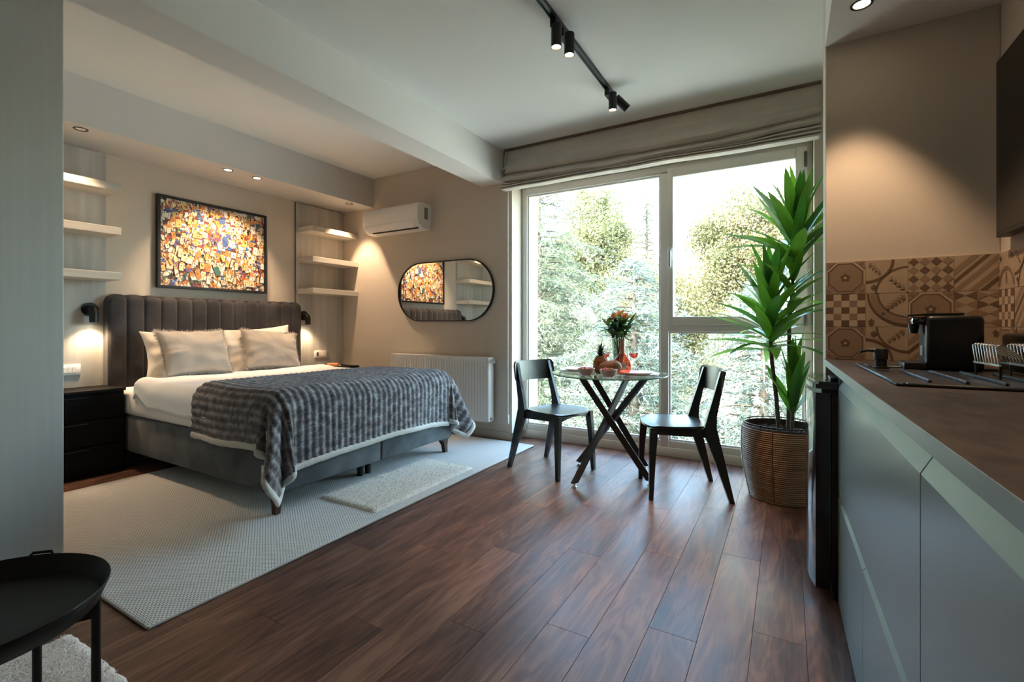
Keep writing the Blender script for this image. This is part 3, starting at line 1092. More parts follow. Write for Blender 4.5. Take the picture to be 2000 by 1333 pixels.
def pillow(name, label, cat, w, h, T, loc, lean, yaw, roll, m, seed, fringe=False, group=None):
    t = thing(name, label, cat, loc, 0, group)
    fn = pillow_pts(w, h, T, seed)
    # local frame: x->world +Y (across the bed), y-> up, z-> +X (towards the foot)
    Mx = Matrix(((0, 0, 1), (1, 0, 0), (0, 1, 0))).to_4x4()
    Rm = Matrix.Rotation(radians(yaw), 4, 'Z') @ Matrix.Rotation(radians(-lean), 4, 'Y') @ Matrix.Rotation(radians(roll), 4, 'X')
    A = Rm @ Mx
    mb = MB()
    n = 30
    mb.grid(lambda u, v: A @ Vector(fn(u, v, 1)), n, n)
    mb.grid(lambda u, v: A @ Vector(fn(u, v, -1)), n, n, flip=True)
    me = mb.mesh('cover', m, 180)
    bm = bmesh.new(); bm.from_mesh(me)
    bmesh.ops.remove_doubles(bm, verts=bm.verts, dist=1e-5)
    bmesh.ops.recalc_face_normals(bm, faces=bm.faces)
    bm.to_mesh(me); bm.free()
    o = bpy.data.objects.new('cover', me); COL.objects.link(o); o.parent = t
    if fringe:
        r2 = random.Random(seed)
        fb = MB()
        for side in range(4):
            for k in range(130):
                f = k / 129
                u, v = [(f, 0), (f, 1), (0, f), (1, f)][side]
                p = Vector(fn(u, v, 1)) * 1.0
                dr = Vector([(0, -1, 0), (0, 1, 0), (-1, 0, 0), (1, 0, 0)][side])
                for q in range(2):
                    e = dr * r2.uniform(0.014, 0.030) + Vector((r2.uniform(-0.008, 0.008), r2.uniform(-0.008, 0.008), r2.uniform(-0.012, 0.012)))
                    sd_ = Vector((dr.y, dr.x, 0)) * 0.0035
                    p_ = p - dr * 0.004
                    fb.add([A @ (p_ - sd_), A @ (p_ + sd_), A @ (p_ + e)], [(0, 1, 2)])
        fb.build('fringe', m, t, kind='stuff')
    return t


M_pilw = mat('pillow_white', (0.74, 0.68, 0.61), 0.85, spec=0.2, bump=(16, 0.2, 4))
M_cush = mat('cushion_beige', (0.42, 0.37, 0.32), 0.8, spec=0.2, sheen=0.4, bump=(26, 0.25, 4))
pillow('pillow', 'white bed pillow half hidden behind the left beige cushion', 'pillow', 0.66, 0.40, 0.085, (-4.25, 2.02, 0.83), 22, 0, -2, M_pilw, 3, group='white pillows against the headboard')
pillow('pillow', 'white bed pillow with pointed corner standing behind the right beige cushion', 'pillow', 0.70, 0.44, 0.085, (-4.24, 2.62, 0.845), 18, 0, 4, M_pilw, 9, group='white pillows against the headboard')
pillow('cushion', 'beige velvet cushion with fluffy trim, left of the two on the bed', 'cushion', 0.52, 0.38, 0.085, (-4.10, 1.995, 0.855), 24, 3, 0, M_cush, 5, True, group='beige cushions on the bed')
pillow('cushion', 'beige velvet cushion with fluffy trim, right of the two on the bed', 'cushion', 0.50, 0.38, 0.085, (-4.09, 2.635, 0.845), 26, -4, -6, M_cush, 12, True, group='beige cushions on the bed')
# ------------------------------------------------------------------ nightstands, sconces, sockets
M_black = mat('black_lacquer', (0.006, 0.0055, 0.0055), 0.55, spec=0.15)
for (ya, yb, lab) in ((1.0, 1.566, 'black three-drawer nightstand left of the bed under the wall lamp'), (3.20, 3.752, 'black nightstand right of the bed holding a plate of pastries')):
    O = (-4.36, (ya + yb) / 2, 0)
    t = thing('nightstand', lab, 'nightstand', O, 0, 'nightstands beside the bed')
    MB(O).box(XL + 0.019, ya + 0.004, 0.03, -4.215, yb - 0.004, 0.595, 0.003, 1).build('body', M_black, t)
    MB(O).box(XL + 0.019, ya, 0.595, -4.190, yb, 0.617, 0.003, 1).build('top', M_black, t)
    MB(O).box(XL + 0.03, ya + 0.02, 0.0, -4.24, yb - 0.02, 0.03).build('plinth', M_black, t)
    for k in range(3):
        z = 0.045 + k * 0.182
        d = MB(O).box(-4.214, ya + 0.010, z, -4.200, yb - 0.010, z + 0.172, 0.003, 1).build('drawer', M_black, t)
        MB(O).box(-4.200, (ya + yb) / 2 - 0.07, z + 0.150, -4.190, (ya + yb) / 2 + 0.07, z + 0.160, 0.002, 1).build('handle', M_black, d)

M_bulb = emat('bulb_glow', (1.0, 0.80, 0.52), 14.0)
for (y, z, lab) in ((1.452, 1.190, 'black wall lamp with down-turned tube, lit, left of the headboard'), (3.250, 1.175, 'black wall lamp with down-turned tube, lit, right of the headboard')):
    O = (XL + 0.018, y, z)
    t = thing('wall_lamp', lab, 'lamp', O, 0, 'reading lamps beside the bed')
    mb = MB(); mb.cyl((0, 0, 0), (0.016, 0, 0), 0.050, seg=32); mb.build('wall_plate', M_dark, t, 40)
    mb = MB()
    pts = [(0.015, 0, 0.0), (0.038, 0, 0.002)]
    for k in range(7):
        a = pi / 2 * k / 6
        pts.append((0.040 + 0.040 * sin(a), 0, -0.038 + 0.040 * cos(a)))
    pts += [(0.080, 0, -0.07), (0.080, 0, -0.098)]
    mb.tube(pts, 0.027, 24, caps=False)
    mb.build('shade', M_dark, t, 60)
    MB().lathe([(0.026, -0.090), (0.0001, -0.092)], c=(0.080, 0, 0), seg=20).build('bulb', M_bulb, t)
    spot('wall_lamp_bulb', (O[0] + 0.080, y, z - 0.1), (O[0] + 0.055, y, 0), 4.2, 118, 0.7, radius=0.02, color=(1.0, 0.70, 0.42))

M_sock = mat('socket_white', (0.84, 0.82, 0.78), 0.35)
M_hole = mat('socket_dark', (0.10, 0.09, 0.08), 0.5)
for (y0_, y1_, zc, lab) in ((1.24, 1.40, 0.748, 'white switch and socket plate on the wall above the left nightstand'), (3.385, 3.545, 0.752, 'white switch and socket plate on the wall above the right nightstand')):
    O = (XL + 0.018, (y0_ + y1_) / 2, zc)
    t = thing('socket_plate', lab, 'socket', O, 0, 'switch plates beside the bed')
    MB(O).box(O[0], y0_, zc - 0.040, O[0] + 0.010, y1_, zc + 0.040, 0.004, 2).build('plate', M_sock, t, 40)
    for k in range(4):
        yy = y0_ + 0.025 + k * 0.028
        MB(O).box(O[0] + 0.008, yy, zc - 0.022, O[0] + 0.0125, yy + 0.026, zc + 0.022, 0.002, 1).build('rocker_switch' if k else 'outlet', M_sock if k else M_hole, t)

# plate with pastries
O = (-4.33, 3.50, 0.617)
t = thing('plate', 'small white plate with pastries on the right nightstand', 'plate', O)
MB().lathe([(0.0001, 0.002), (0.055, 0.002), (0.085, 0.012), (0.088, 0.013), (0.086, 0.009), (0.05, 0.0), (0.0001, 0.0)], seg=28).build('dish', M_sock, t, 60)
M_past = mat('pastry', (0.62, 0.26, 0.12), 0.6, vary=(60, (0.50, 0.18, 0.08)))
p0 = None
for k, (dx, dy) in enumerate([(0.02, -0.045), (0.03, 0.0), (0.01, 0.045), (-0.03, -0.02), (-0.03, 0.028)]):
    if p0 is None:
        p0 = MB().lathe([(0.0001, -0.018), (0.016, -0.016), (0.024, -0.008), (0.0225, -0.001), (0.0225, 0.001), (0.024, 0.008), (0.016, 0.016), (0.0001, 0.018)], seg=16).build('pastry', M_past, None, 60)
        o = p0
    else:
        o = p0.copy(); COL.objects.link(o)
    o.location = (O[0] + dx, O[1] + dy, O[2] + 0.021)
    tag(o, 'small round orange pastry on the bedside plate, ' + ['front left of the heap','in the middle of the heap','at the right of the heap','back left of the heap','back right of the heap'][k], 'pastry', 'pastries on the bedside plate')

# ------------------------------------------------------------------ air conditioner, mirror, radiator
O = (-3.53, YM, 2.16)
t = thing('air_conditioner', 'white split air conditioner mounted high on the mirror wall', 'air conditioner', O)
M_ac = mat('ac_white', (0.86, 0.84, 0.80), 0.35)
x0, x1 = -3.935, -3.165
acp = [(0.0, 2.055), (-0.02, 2.045), (-0.135, 2.052), (-0.188, 2.085), (-0.203, 2.125), (-0.205, 2.20), (-0.198, 2.27), (-0.180, 2.298), (-0.150, 2.306), (0.0, 2.308)]
MB(O).prism([(YM - 0.001 + a, b_) for a, b_ in acp[::-1]], 'x', x0, x1).build('body', M_ac, t, 30)
MB(O).prism([(YM - 0.205 + a, b_) for a, b_ in [(0.004, 2.128), (-0.006, 2.130), (-0.009, 2.20), (-0.002, 2.268), (0.022, 2.299), (0.03, 2.29), (0.006, 2.2)]], 'x', x0 + 0.004, x1 - 0.004).build('front_panel', M_ac, t, 40)
MB(O).prism([(YM - 0.207, 2.122), (YM - 0.207, 2.114), (YM - 0.196, 2.080), (YM - 0.150, 2.050), (YM - 0.146, 2.054), (YM - 0.19, 2.084)], 'x', x0 + 0.03, x1 - 0.06).build('air_flap', M_ac, t, 40)
MB(O).box(x0 + 0.10, YM - 0.165, 2.046, x1 - 0.04, YM - 0.150, 2.058).build('outlet_slot', M_dark, t)
MB(O).box(x1 - 0.001, YM - 0.110, 2.145, x1 + 0.0008, YM - 0.055, 2.262).build('rating_sticker', mat('sticker_grey', (0.20, 0.19, 0.18), 0.6), t, label='grey printed sticker on the side')

O = (-3.0, YM, 1.416)
t = thing('wall_mirror', 'pill-shaped wall mirror in a thin black frame', 'mirror', O)
hw, hh = 0.607, 0.305


def stadium(hw, hh, n=28):
    P = []
    for k in range(n + 1):
        a = -pi / 2 + pi * k / n
        P.append((hw - hh + hh * cos(a), hh * sin(a)))
    for k in range(n + 1):
        a = pi / 2 + pi * k / n
        P.append((-(hw - hh) + hh * cos(a), hh * sin(a)))
    return P


oA, oB = stadium(hw, hh), stadium(hw - 0.010, hh - 0.010)
mb = MB()
n = len(oA)
V = [(a, -0.026, b_) for a, b_ in oA] + [(a, -0.026, b_) for a, b_ in oB] + [(a, -0.001, b_) for a, b_ in oA] + [(a, -0.001, b_) for a, b_ in oB]
F = []
for k in range(n):
    k2 = (k + 1) % n
    F += [(k, k2, n + k2, n + k), (k, 2 * n + k, 2 * n + k2, k2), (n + k, n + k2, 3 * n + k2, 3 * n + k), (2 * n + k, 3 * n + k, 3 * n + k2, 2 * n + k2)]
mb.add(V, F).build('frame', M_dark, t, 40)
MB().prism([(a, b_) for a, b_ in oB], 'y', -0.017, -0.002).build('glass', mat('mirror_glass', (0.82, 0.82, 0.80), 0.0, metal=1.0), t)

O = (-2.99, YM, 0.17)
t = thing('radiator', 'white panel radiator below the mirror, partly hidden by the bed', 'radiator', O)
M_rad = mat('radiator_white', (0.84, 0.81, 0.77), 0.35)
rx0, rx1, rz0, rz1 = -3.612, -2.382, 0.172, 0.770
prof_r = []
pitch = (rx1 - rx0 - 0.05) / 36
mb = MB(O)


def radf(u, v):
    xx = rx0 + u * (rx1 - rx0)
    e = min(1, min(v, 1 - v) / 0.06)
    c = ((xx - rx0 - 0.025) / pitch) % 1.0
    g = 0.0
    if rx0 + 0.025 < xx < rx1 - 0.025:
        g = 0.011 * max(0, min(1, (0.5 - abs(c - 0.5)) / 0.12 - 0.8))
        g = 0.011 - g if e >= 1 else (0.011 - g) * max(0, (e - 0.4) / 0.6)
        g = g if g > 0 else 0
    return (xx, YM - 0.125 + g, rz0 + v * (rz1 - rz0))


mb.grid(radf, 36 * 8 + 12, 34)
mb.build('front_panel', M_rad, t, 60)
MB(O).box(rx0, YM - 0.06, rz0 + 0.01, rx1, YM - 0.045, rz1 - 0.01).build('rear_panel', M_rad, t)
mb = MB(O); mb.box(rx0 - 0.001, YM - 0.127, rz0 + 0.004, rx0 + 0.004, YM - 0.035, rz1 + 0.002, 0.002, 1); mb.build('side_cover', M_rad, t)
mb = MB(O); mb.box(rx1 - 0.004, YM - 0.127, rz0 + 0.004, rx1 + 0.001, YM - 0.035, rz1 + 0.002, 0.002, 1); mb.build('side_cover', M_rad, t)
mb = MB(O); mb.box(rx0, YM - 0.126, rz1 - 0.003, rx1, YM - 0.036, rz1 + 0.002)
mb.build('top_grille', M_rad, t)
mb = MB(O)
for xx in (rx0 + 0.2, rx1 - 0.2): mb.box(xx - 0.02, YM - 0.045, rz0 + 0.1, xx + 0.02, YM - 0.001, rz1 - 0.1)
mb.build('bracket', M_rad, t)
mb = MB(O)
mb.cyl((rx1, YM - 0.08, rz1 - 0.03), (rx1 + 0.03, YM - 0.08, rz1 - 0.03), 0.013, seg=12)
mb.cyl((rx1 + 0.03, YM - 0.08, rz1 - 0.03), (rx1 + 0.055, YM - 0.08, rz1 - 0.03), 0.020, seg=14)
mb.cyl((rx1 + 0.03, YM - 0.08, rz1 - 0.03), (rx1 + 0.03, YM - 0.13, rz1 - 0.03), 0.016, seg=14)
mb.build('valve', M_chrome, t, 40)
mb = MB(O); mb.cyl((rx1, YM - 0.09, rz0 + 0.03), (rx1 + 0.012, YM - 0.09, rz0 + 0.03), 0.011, seg=12)
mb.build('drain_plug', mat('plug_grey', (0.25, 0.25, 0.25), 0.4), t, 40)

# ------------------------------------------------------------------ rugs
def weave_mat():
    m = bpy.data.materials.new('woven_rug')
    m.use_nodes = True
    nt = m.node_tree
    N, Lk = nt.nodes, nt.links
    bs = N['Principled BSDF']
    bs.inputs['Roughness'].default_value = 0.9
    _sock(bs, 'Specular IOR Level', 'Specular').default_value = 0.15
    tc = N.new('ShaderNodeTexCoord')
    bk = N.new('ShaderNodeTexBrick')
    bk.offset = 0.5
    bk.inputs['Scale'].default_value = 1.0
    bk.inputs['Mortar Size'].default_value = 0.0028
    bk.inputs['Mortar Smooth'].default_value = 0.8
    bk.inputs['Bias'].default_value = -0.3
    bk.inputs['Brick Width'].default_value = 0.0145
    bk.inputs['Row Height'].default_value = 0.0115
    bk.inputs['Color1'].default_value = (0.88, 0.865, 0.835, 1)
    bk.inputs['Color2'].default_value = (0.92, 0.91, 0.89, 1)
    bk.inputs['Mortar'].default_value = (0.44, 0.42, 0.385, 1)
    mp = N.new('ShaderNodeMapping'); mp.inputs['Rotation'].default_value = (0, 0, pi / 2)
    Lk.new(tc.outputs['Object'], mp.inputs[0]); Lk.new(mp.outputs[0], bk.inputs[0])
    Lk.new(bk.outputs[0], bs.inputs['Base Color'])
    bp = N.new('ShaderNodeBump'); bp.invert = True; bp.inputs['Strength'].default_value = 0.7; bp.inputs['Distance'].default_value = 0.004
    Lk.new(bk.outputs['Fac'], bp.inputs['Height']); Lk.new(bp.outputs[0], bs.inputs['Normal'])
    return m


RO = (-2.95, 2.25, 0)
t = thing('woven_rug', 'large flat-woven beige and white rug under the bed', 'rug', RO)
mb = MB(RO); mb.box(-3.955, 0.788, 0.0005, -1.938, 3.70, 0.012, 0.004, 2)
mb.build('pile', weave_mat(), t)
mb = MB(RO)
for (a, b_) in (((-3.955, 0.788), (-1.938, 0.788)), ((-1.938, 0.788), (-1.938, 3.70)), ((-1.938, 3.70), (-3.955, 3.70)), ((-3.955, 3.70), (-3.955, 0.788))):
    mb.tube([(a[0], a[1], 0.0065), (b_[0], b_[1], 0.0065)], 0.006, 8)
mb.build('bound_edge', mat('rug_edge', (0.60, 0.57, 0.52), 0.9, bump=(300, 0.5, 2)), t, 60)


def shag(name, label, x0, x1, y0, y1, zb, h, m, n, wid=0.006, lean=0.6):
    c = ((x0 + x1) / 2, (y0 + y1) / 2, zb)
    t = thing(name, label, 'rug', c)

    def top(u, v):
        e = min(1.0, min(u, 1 - u) * (x1 - x0) / 0.03, min(v, 1 - v) * (y1 - y0) / 0.03)
        x, y = x0 + u * (x1 - x0), y0 + v * (y1 - y0)
        x += 0.006 * nz3(y * 30, x * 30, 1) * (1 - e); y += 0.006 * nz3(x * 30, y * 30, 2) * (1 - e)
        return (x, y, zb + 0.001 + h * 0.72 * sqrt(max(0, e)) * (0.86 + 0.14 * nz3(x * 30, y * 30) + 0.10 * nz3(x * 75, y * 75)))
    mb = MB(c)
    mb.grid(top, int((x1 - x0) / 0.012), int((y1 - y0) / 0.012))
    mb.box(x0 + 0.004, y0 + 0.004, zb + 0.0003, x1 - 0.004, y1 - 0.004, zb + 0.0012)
    mb.build('backing', m, t, 180)
    ux = rng.uniform(0.008, 0.992, n); uy = rng.uniform(0.008, 0.992, n)
    P = np.array([top(a, b_) for a, b_ in zip(ux, uy)]) - np.array(c)
    P[:, 2] -= 0.002
    az = rng.uniform(0, 2 * pi, n)
    ln = lean * rng.uniform(0.6, 1.3, n)
    D = np.stack([np.cos(az) * ln, np.sin(az) * ln, np.ones(n)], 1) * (h * 0.28 * rng.uniform(0.7, 1.1, n))[:, None]
    sdv = np.stack([-np.sin(az), np.cos(az), np.zeros(n)], 1) * wid
    V = np.stack([P - sdv, P + sdv, P + D * 0.8 + sdv * 0.7, P + D - sdv * 0.2], 1).reshape(-1, 3)
    F = np.arange(4 * n).reshape(n, 4)
    o = bpy.data.objects.new('pile', np_mesh('pile', V, F, m)); COL.objects.link(o); o.parent = t; o['kind'] = 'stuff'
    return t


M_shag = mat('cream_shag', (0.90, 0.85, 0.77), 0.95, spec=0.1, vary=(40, (0.86, 0.80, 0.71)), bump=(120, 0.5, 3))
shag('fluffy_rug', 'small cream fluffy mat lying on the woven rug at the bed foot', -2.475, -2.005, 1.90, 2.87, 0.012, 0.026, M_shag, 5000, 0.0022, lean=1.8)
M_shag2 = mat('pale_shag', (0.88, 0.84, 0.82), 0.95, spec=0.1, vary=(45, (0.72, 0.67, 0.65)), bump=(130, 0.5, 3))
shag('shaggy_rug', 'pale shaggy rug corner under the black tray table', -2.14, -0.75, -0.55, 0.645, 0.0, 0.024, M_shag2, 12000, 0.0018, lean=1.8)

# ------------------------------------------------------------------ tray table (bottom left)
M_tray = mat('tray_black', (0.006, 0.0065, 0.007), 0.40, spec=0.3)
O = (-1.372, 0.250, -0.0)
t = thing('tray_table', 'round black metal tray table at the near left', 'side table', O, radians(-8))
MB().lathe([(0.0001, 0.488), (0.196, 0.488), (0.202, 0.491), (0.217, 0.526), (0.2195, 0.527), (0.2205, 0.525), (0.205, 0.486), (0.198, 0.4835), (0.0001, 0.4835)], seg=72).build('tray', M_tray, t, 50)
for k in range(4):
    a = radians([70, 142, 250, 322][k])
    MB().cyl((0.185 * cos(a) * 1.07, 0.185 * sin(a) * 1.07, 0.0 if k != 0 else 0.0), (0.198 * cos(a), 0.198 * sin(a), 0.485), 0.0085, seg=14).build('leg', M_tray, t, 40)
mb = MB()
for k in range(2):
    a = radians([70, 142][k])
    mb.box(-0.19, -0.004, 0.445, 0.19, 0.004, 0.468)
    nV = 8
    for i in range(len(mb.v) - nV, len(mb.v)):
        x_, y_, z_ = mb.v[i]
        mb.v[i] = (x_ * cos(a) - y_ * sin(a), x_ * sin(a) + y_ * cos(a), z_)
mb.build('cross_brace', M_tray, t)
for a in (radians(143), radians(323)):
    mb = MB()
    q = Vector((cos(a), sin(a), 0)); s_ = Vector((-sin(a), cos(a), 0))
    mb.tube([q * 0.217 + s_ * -0.024 + Vector((0, 0, 0.522)), q * 0.222 + s_ * -0.018 + Vector((0, 0, 0.531)), q * 0.222 + s_ * 0.018 + Vector((0, 0, 0.531)), q * 0.217 + s_ * 0.024 + Vector((0, 0, 0.522))], 0.0035, 8)
    mb.build('handle', M_tray, t, 60)

# ------------------------------------------------------------------ dining table
M_leg = mat('charcoal_metal', (0.026, 0.028, 0.028), 0.4, spec=0.5)
M_tabglass = pane_mat('table_glass', (0.965, 0.985, 0.975), 0.03)
M_tabedge = mat('table_glass_edge', (0.10, 0.32, 0.26), 0.08, spec=0.6)
TC = (-1.085, 3.22, 0)
ZT = 0.735
t = thing('glass_table', 'round glass table on crossed black legs in front of the window', 'table', TC)
mb = MB()
mb.lathe([(0.0001, ZT - 0.009), (0.398, ZT - 0.009)], seg=72, caps=False)
mb.lathe([(0.398, ZT), (0.0001, ZT)], seg=72, caps=False)
mb.build('glass_top', M_tabglass, t)
MB().lathe([(0.398, ZT - 0.009), (0.4005, ZT - 0.0075), (0.4005, ZT - 0.0015), (0.398, ZT)], seg=72, caps=False).build('glass_rim', M_tabedge, t, 60)
feet = [(-1.212, 2.896), (-1.372, 3.368), (-0.796, 3.196), (-0.910, 3.519)]
tops = [(-0.991, 3.40), (-0.80, 3.08), (-1.231, 3.05), (-1.278, 3.36)]


def slant_bar(mb, p0, p1, w, d):
    p0, p1 = Vector(p0), Vector(p1)
    ax = (p1 - p0)
    hor = Vector((ax.x, ax.y, 0)).normalized()
    s_ = Vector((-hor.y, hor.x, 0)) * (w / 2)
    h = hor * (d / 2)
    V = []
    for p in (p0, p1):
        V += [p - h - s_, p + h - s_, p + h + s_, p - h + s_]
    F = [(3, 2, 1, 0), (4, 5, 6, 7)] + [(k, (k + 1) % 4, 4 + (k + 1) % 4, 4 + k) for k in range(4)]
    mb.add(V, F)


for (fx, fy), (tx, ty) in zip(feet, tops):
    mb = MB()
    a = (fx - TC[0], fy - TC[1], 0.030); b_ = (tx - TC[0], ty - TC[1], ZT - 0.0125)
    slant_bar(mb, a, b_, 0.022, 0.050)
    lg = mb.build('leg', M_leg, t)
    mb = MB(); mb.cyl((b_[0], b_[1], ZT - 0.0128), (b_[0], b_[1], ZT - 0.0095), 0.026, seg=16)
    mb.build('glass_pad', M_leg, lg, 40)
    mb = MB()
    mb.lathe([(0.0001, 0.0), (0.016, 0.0), (0.017, 0.006), (0.012, 0.012), (0.005, 0.014), (0.005, 0.030)], c=(a[0], a[1], 0), seg=14)
    mb.build('levelling_foot', M_chrome, lg, 50)
MB().box(-0.035, -0.035, 0.375, 0.035, 0.035, 0.405, 0.004, 1).build('joint_bracket', M_leg, t)

# ------------------------------------------------------------------ chairs
M_chair = mat('chair_black_stain', (0.017, 0.021, 0.020), 0.27, spec=0.5, bump=(1, 0.10, 3, (18, 120, 120)))


def make_chair(label, loc, rz):
    t = thing('dining_chair', label, 'chair', loc, rz, 'black wooden dining chairs')
    # seat: rounded trapezoid with slight dish
    def seat(u, v, top):
        a, b_ = 2 * u - 1, 2 * v - 1
        x = 0.188 * a; y = (0.205 + 0.012 * a) * b_
        # squircle corners
        k = sqrt(max(1e-9, 1 - 0.36 * (a * a) * (b_ * b_)))
        x *= k ** (0.9 if a > 0 else 0.5); y *= k ** 0.9
        if a > 0: x += 0.010 * (1 - b_ * b_) * a
        z = 0.452 - 0.010 * (1 - b_ * b_) * (1 - abs(a) ** 3) - 0.012 * max(0, a - 0.6) ** 2 * 4
        return (x + 0.048, y, z if top else z - 0.013)
    mb = MB()
    n = 18
    mb.grid(lambda u, v: seat(u, v, True), n, n)
    mb.grid(lambda u, v: seat(u, v, False), n, n, flip=True)
    N1 = (n + 1) ** 2
    rim = [i * (n + 1) for i in range(n + 1)] + [n * (n + 1) + j for j in range(1, n + 1)] + [i * (n + 1) + n for i in range(n - 1, -1, -1)] + [j for j in range(n - 1, 0, -1)]
    for k in range(len(rim)):
        a, b_ = rim[k], rim[(k + 1) % len(rim)]
        mb.f.append([a, b_, b_ + N1, a + N1]); mb.mi.append(0)
    mb.build('seat', M_chair, t, 50)
    for s in (-1, 1):
        mb = MB()
        mb.loft([(0.222, s * 0.203, 0.0, 0.026, 0.026), (0.212, s * 0.192, 0.25, 0.038, 0.030), (0.200, s * 0.178, 0.437, 0.050, 0.032)])
        mb.build('leg', M_chair, t)
        mb = MB()
        mb.loft([(-0.252, s * 0.207, 0.0, 0.028, 0.026), (-0.196, s * 0.200, 0.20, 0.052, 0.028), (-0.140, s * 0.193, 0.395, 0.076, 0.029), (-0.130, s * 0.191, 0.450, 0.070, 0.029),
                 (-0.142, s * 0.187, 0.52, 0.054, 0.028), (-0.178, s * 0.180, 0.66, 0.042, 0.027), (-0.210, s * 0.174, 0.788, 0.032, 0.026)])
        mb.build('leg', M_chair, t)
        mb = MB()
        mb.prism([(-0.115, 0.385), (0.185, 0.398), (0.185, 0.437), (-0.115, 0.437)], 'y', s * 0.181 - 0.011, s * 0.181 + 0.011)
        mb.build('side_rail', M_chair, t)
    mb = MB()
    pol = [(-0.165, 0.437), (-0.165, 0.392)] + [(-0.165 + 0.33 * k / 10, 0.392 + 0.022 * sin(pi * k / 10)) for k in range(1, 10)] + [(0.165, 0.392), (0.165, 0.437)]
    mb.prism(pol[::-1], 'x', 0.190, 0.210)
    mb.build('front_rail', M_chair, t)
    MB().box(-0.140, -0.180, 0.392, -0.120, 0.180, 0.437).build('rear_rail', M_chair, t)

    def back(u, v, front):
        b_ = 2 * u - 1
        y = 0.218 * b_
        rc = 0.032
        d = (1 - abs(b_)) * 0.218
        sh = rc - sqrt(max(0, rc * rc - (rc - d) ** 2)) if d < rc else 0
        lo, hi = 0.648 + sh + 0.010 * (1 - b_ * b_) * 0, 0.800 - sh
        z = lo + (hi - lo) * v
        x = -0.178 - 0.045 * (1 - b_ * b_) - 0.12 * (z - 0.735)
        return (x + (0.0 if front else -0.016), y, z)
    mb = MB()
    nu, nv = 26, 5
    mb.grid(lambda u, v: back(u, v, True), nu, nv)
    mb.grid(lambda u, v: back(u, v, False), nu, nv, flip=True)
    N1 = (nu + 1) * (nv + 1)
    rim = [i * (nv + 1) for i in range(nu + 1)] + [nu * (nv + 1) + j for j in range(1, nv + 1)] + [i * (nv + 1) + nv for i in range(nu - 1, -1, -1)] + [j for j in range(nv - 1, 0, -1)]
    for k in range(len(rim)):
        a, b_ = rim[k], rim[(k + 1) % len(rim)]
        mb.f.append([a, b_, b_ + N1, a + N1]); mb.mi.append(0)
    mb.build('backrest', M_chair, t, 45)
    return t


make_chair('black wooden dining chair left of the glass table, nearer the bed', (-1.517, 3.208, 0), radians(-15.7))
make_chair('black wooden dining chair right of the glass table, beside the potted plant', (-0.602, 3.203, 0), radians(204))

# ------------------------------------------------------------------ things on the table
M_cer = mat('pink_ceramic', (0.78, 0.60, 0.54), 0.35)
M_cerw = mat('white_ceramic', (0.72, 0.68, 0.64), 0.3)
M_clear = pane_mat('clear_glass', (0.96, 0.97, 0.965), 0.04)


def plate_set(x, y, side):
    t = thing('charger_plate', f'wide pale charger plate under the dinner plate on the {side} of the glass table', 'plate', (x, y, ZT), 0, 'place settings on the glass table')
    MB().lathe([(0.0001, 0.0015), (0.09, 0.0015), (0.145, 0.010), (0.152, 0.012), (0.150, 0.007), (0.09, 0.0), (0.0001, 0.0)], seg=48).build('dish', M_cerw, t, 60)
    t = thing('dinner_plate', f'pink dinner plate stacked on the {side} charger plate', 'plate', (x, y, ZT + 0.0017), 0, 'place settings on the glass table')
    MB().lathe([(0.0001, 0.005), (0.078, 0.005), (0.112, 0.018), (0.118, 0.020), (0.117, 0.016), (0.080, 0.0), (0.0001, 0.0)], seg=48).build('dish', M_cer, t, 60)


plate_set(-0.885, 3.20, 'right')
plate_set(-1.315, 3.25, 'left')


def berry_bowl(x, y, lab, seed):
    t = thing('bowl', lab, 'bowl', (x, y, ZT), 0, 'bowls of berries on the glass table')
    MB().lathe([(0.0001, 0.004), (0.028, 0.005), (0.046, 0.022), (0.056, 0.048), (0.0575, 0.049), (0.0585, 0.048), (0.049, 0.02), (0.032, 0.002), (0.026, 0.0), (0.0001, 0.0)], seg=32).build('body', M_cer, t, 60)
    r2 = random.Random(seed)
    mb = MB()
    m_b = mat('berries', (0.35, 0.03, 0.02), 0.4, vary=(80, (0.55, 0.14, 0.05)))
    for k in range(26):
        a = r2.uniform(0, 2 * pi); rr = 0.042 * sqrt(r2.random())
        bm = bmesh.new(); bmesh.ops.create_icosphere(bm, subdivisions=1, radius=r2.uniform(0.007, 0.011))
        mb.frombm(bm, mtx=Matrix.Translation((rr * cos(a), rr * sin(a), 0.042 + r2.uniform(-0.006, 0.008))))
    mb.build('berries', m_b, t, 180, kind='stuff')


berry_bowl(-1.165, 2.985, 'pink bowl of berries near the left plate at the table front', 1)
berry_bowl(-1.005, 2.975, 'pink bowl of berries at the table front below the brown fruit', 2)

# pineapple
t = thing('pineapple', 'small orange pineapple with spiky crown on the glass table', 'pineapple', (-1.125, 3.16, ZT))
M_pine = mat('pineapple_skin', (0.42, 0.15, 0.03), 0.6, vary=(50, (0.25, 0.10, 0.03)))


def pine(u, v):
    zz = 0.125 * v
    R = 0.050 * (sin(pi * (0.12 + 0.80 * v))) ** 0.55
    a = 2 * pi * u
    sc = abs(sin(a * 5 + v * 9)) * abs(sin(a * 5 - v * 9))
    R += 0.006 * sc
    return (R * cos(a), R * sin(a), zz)


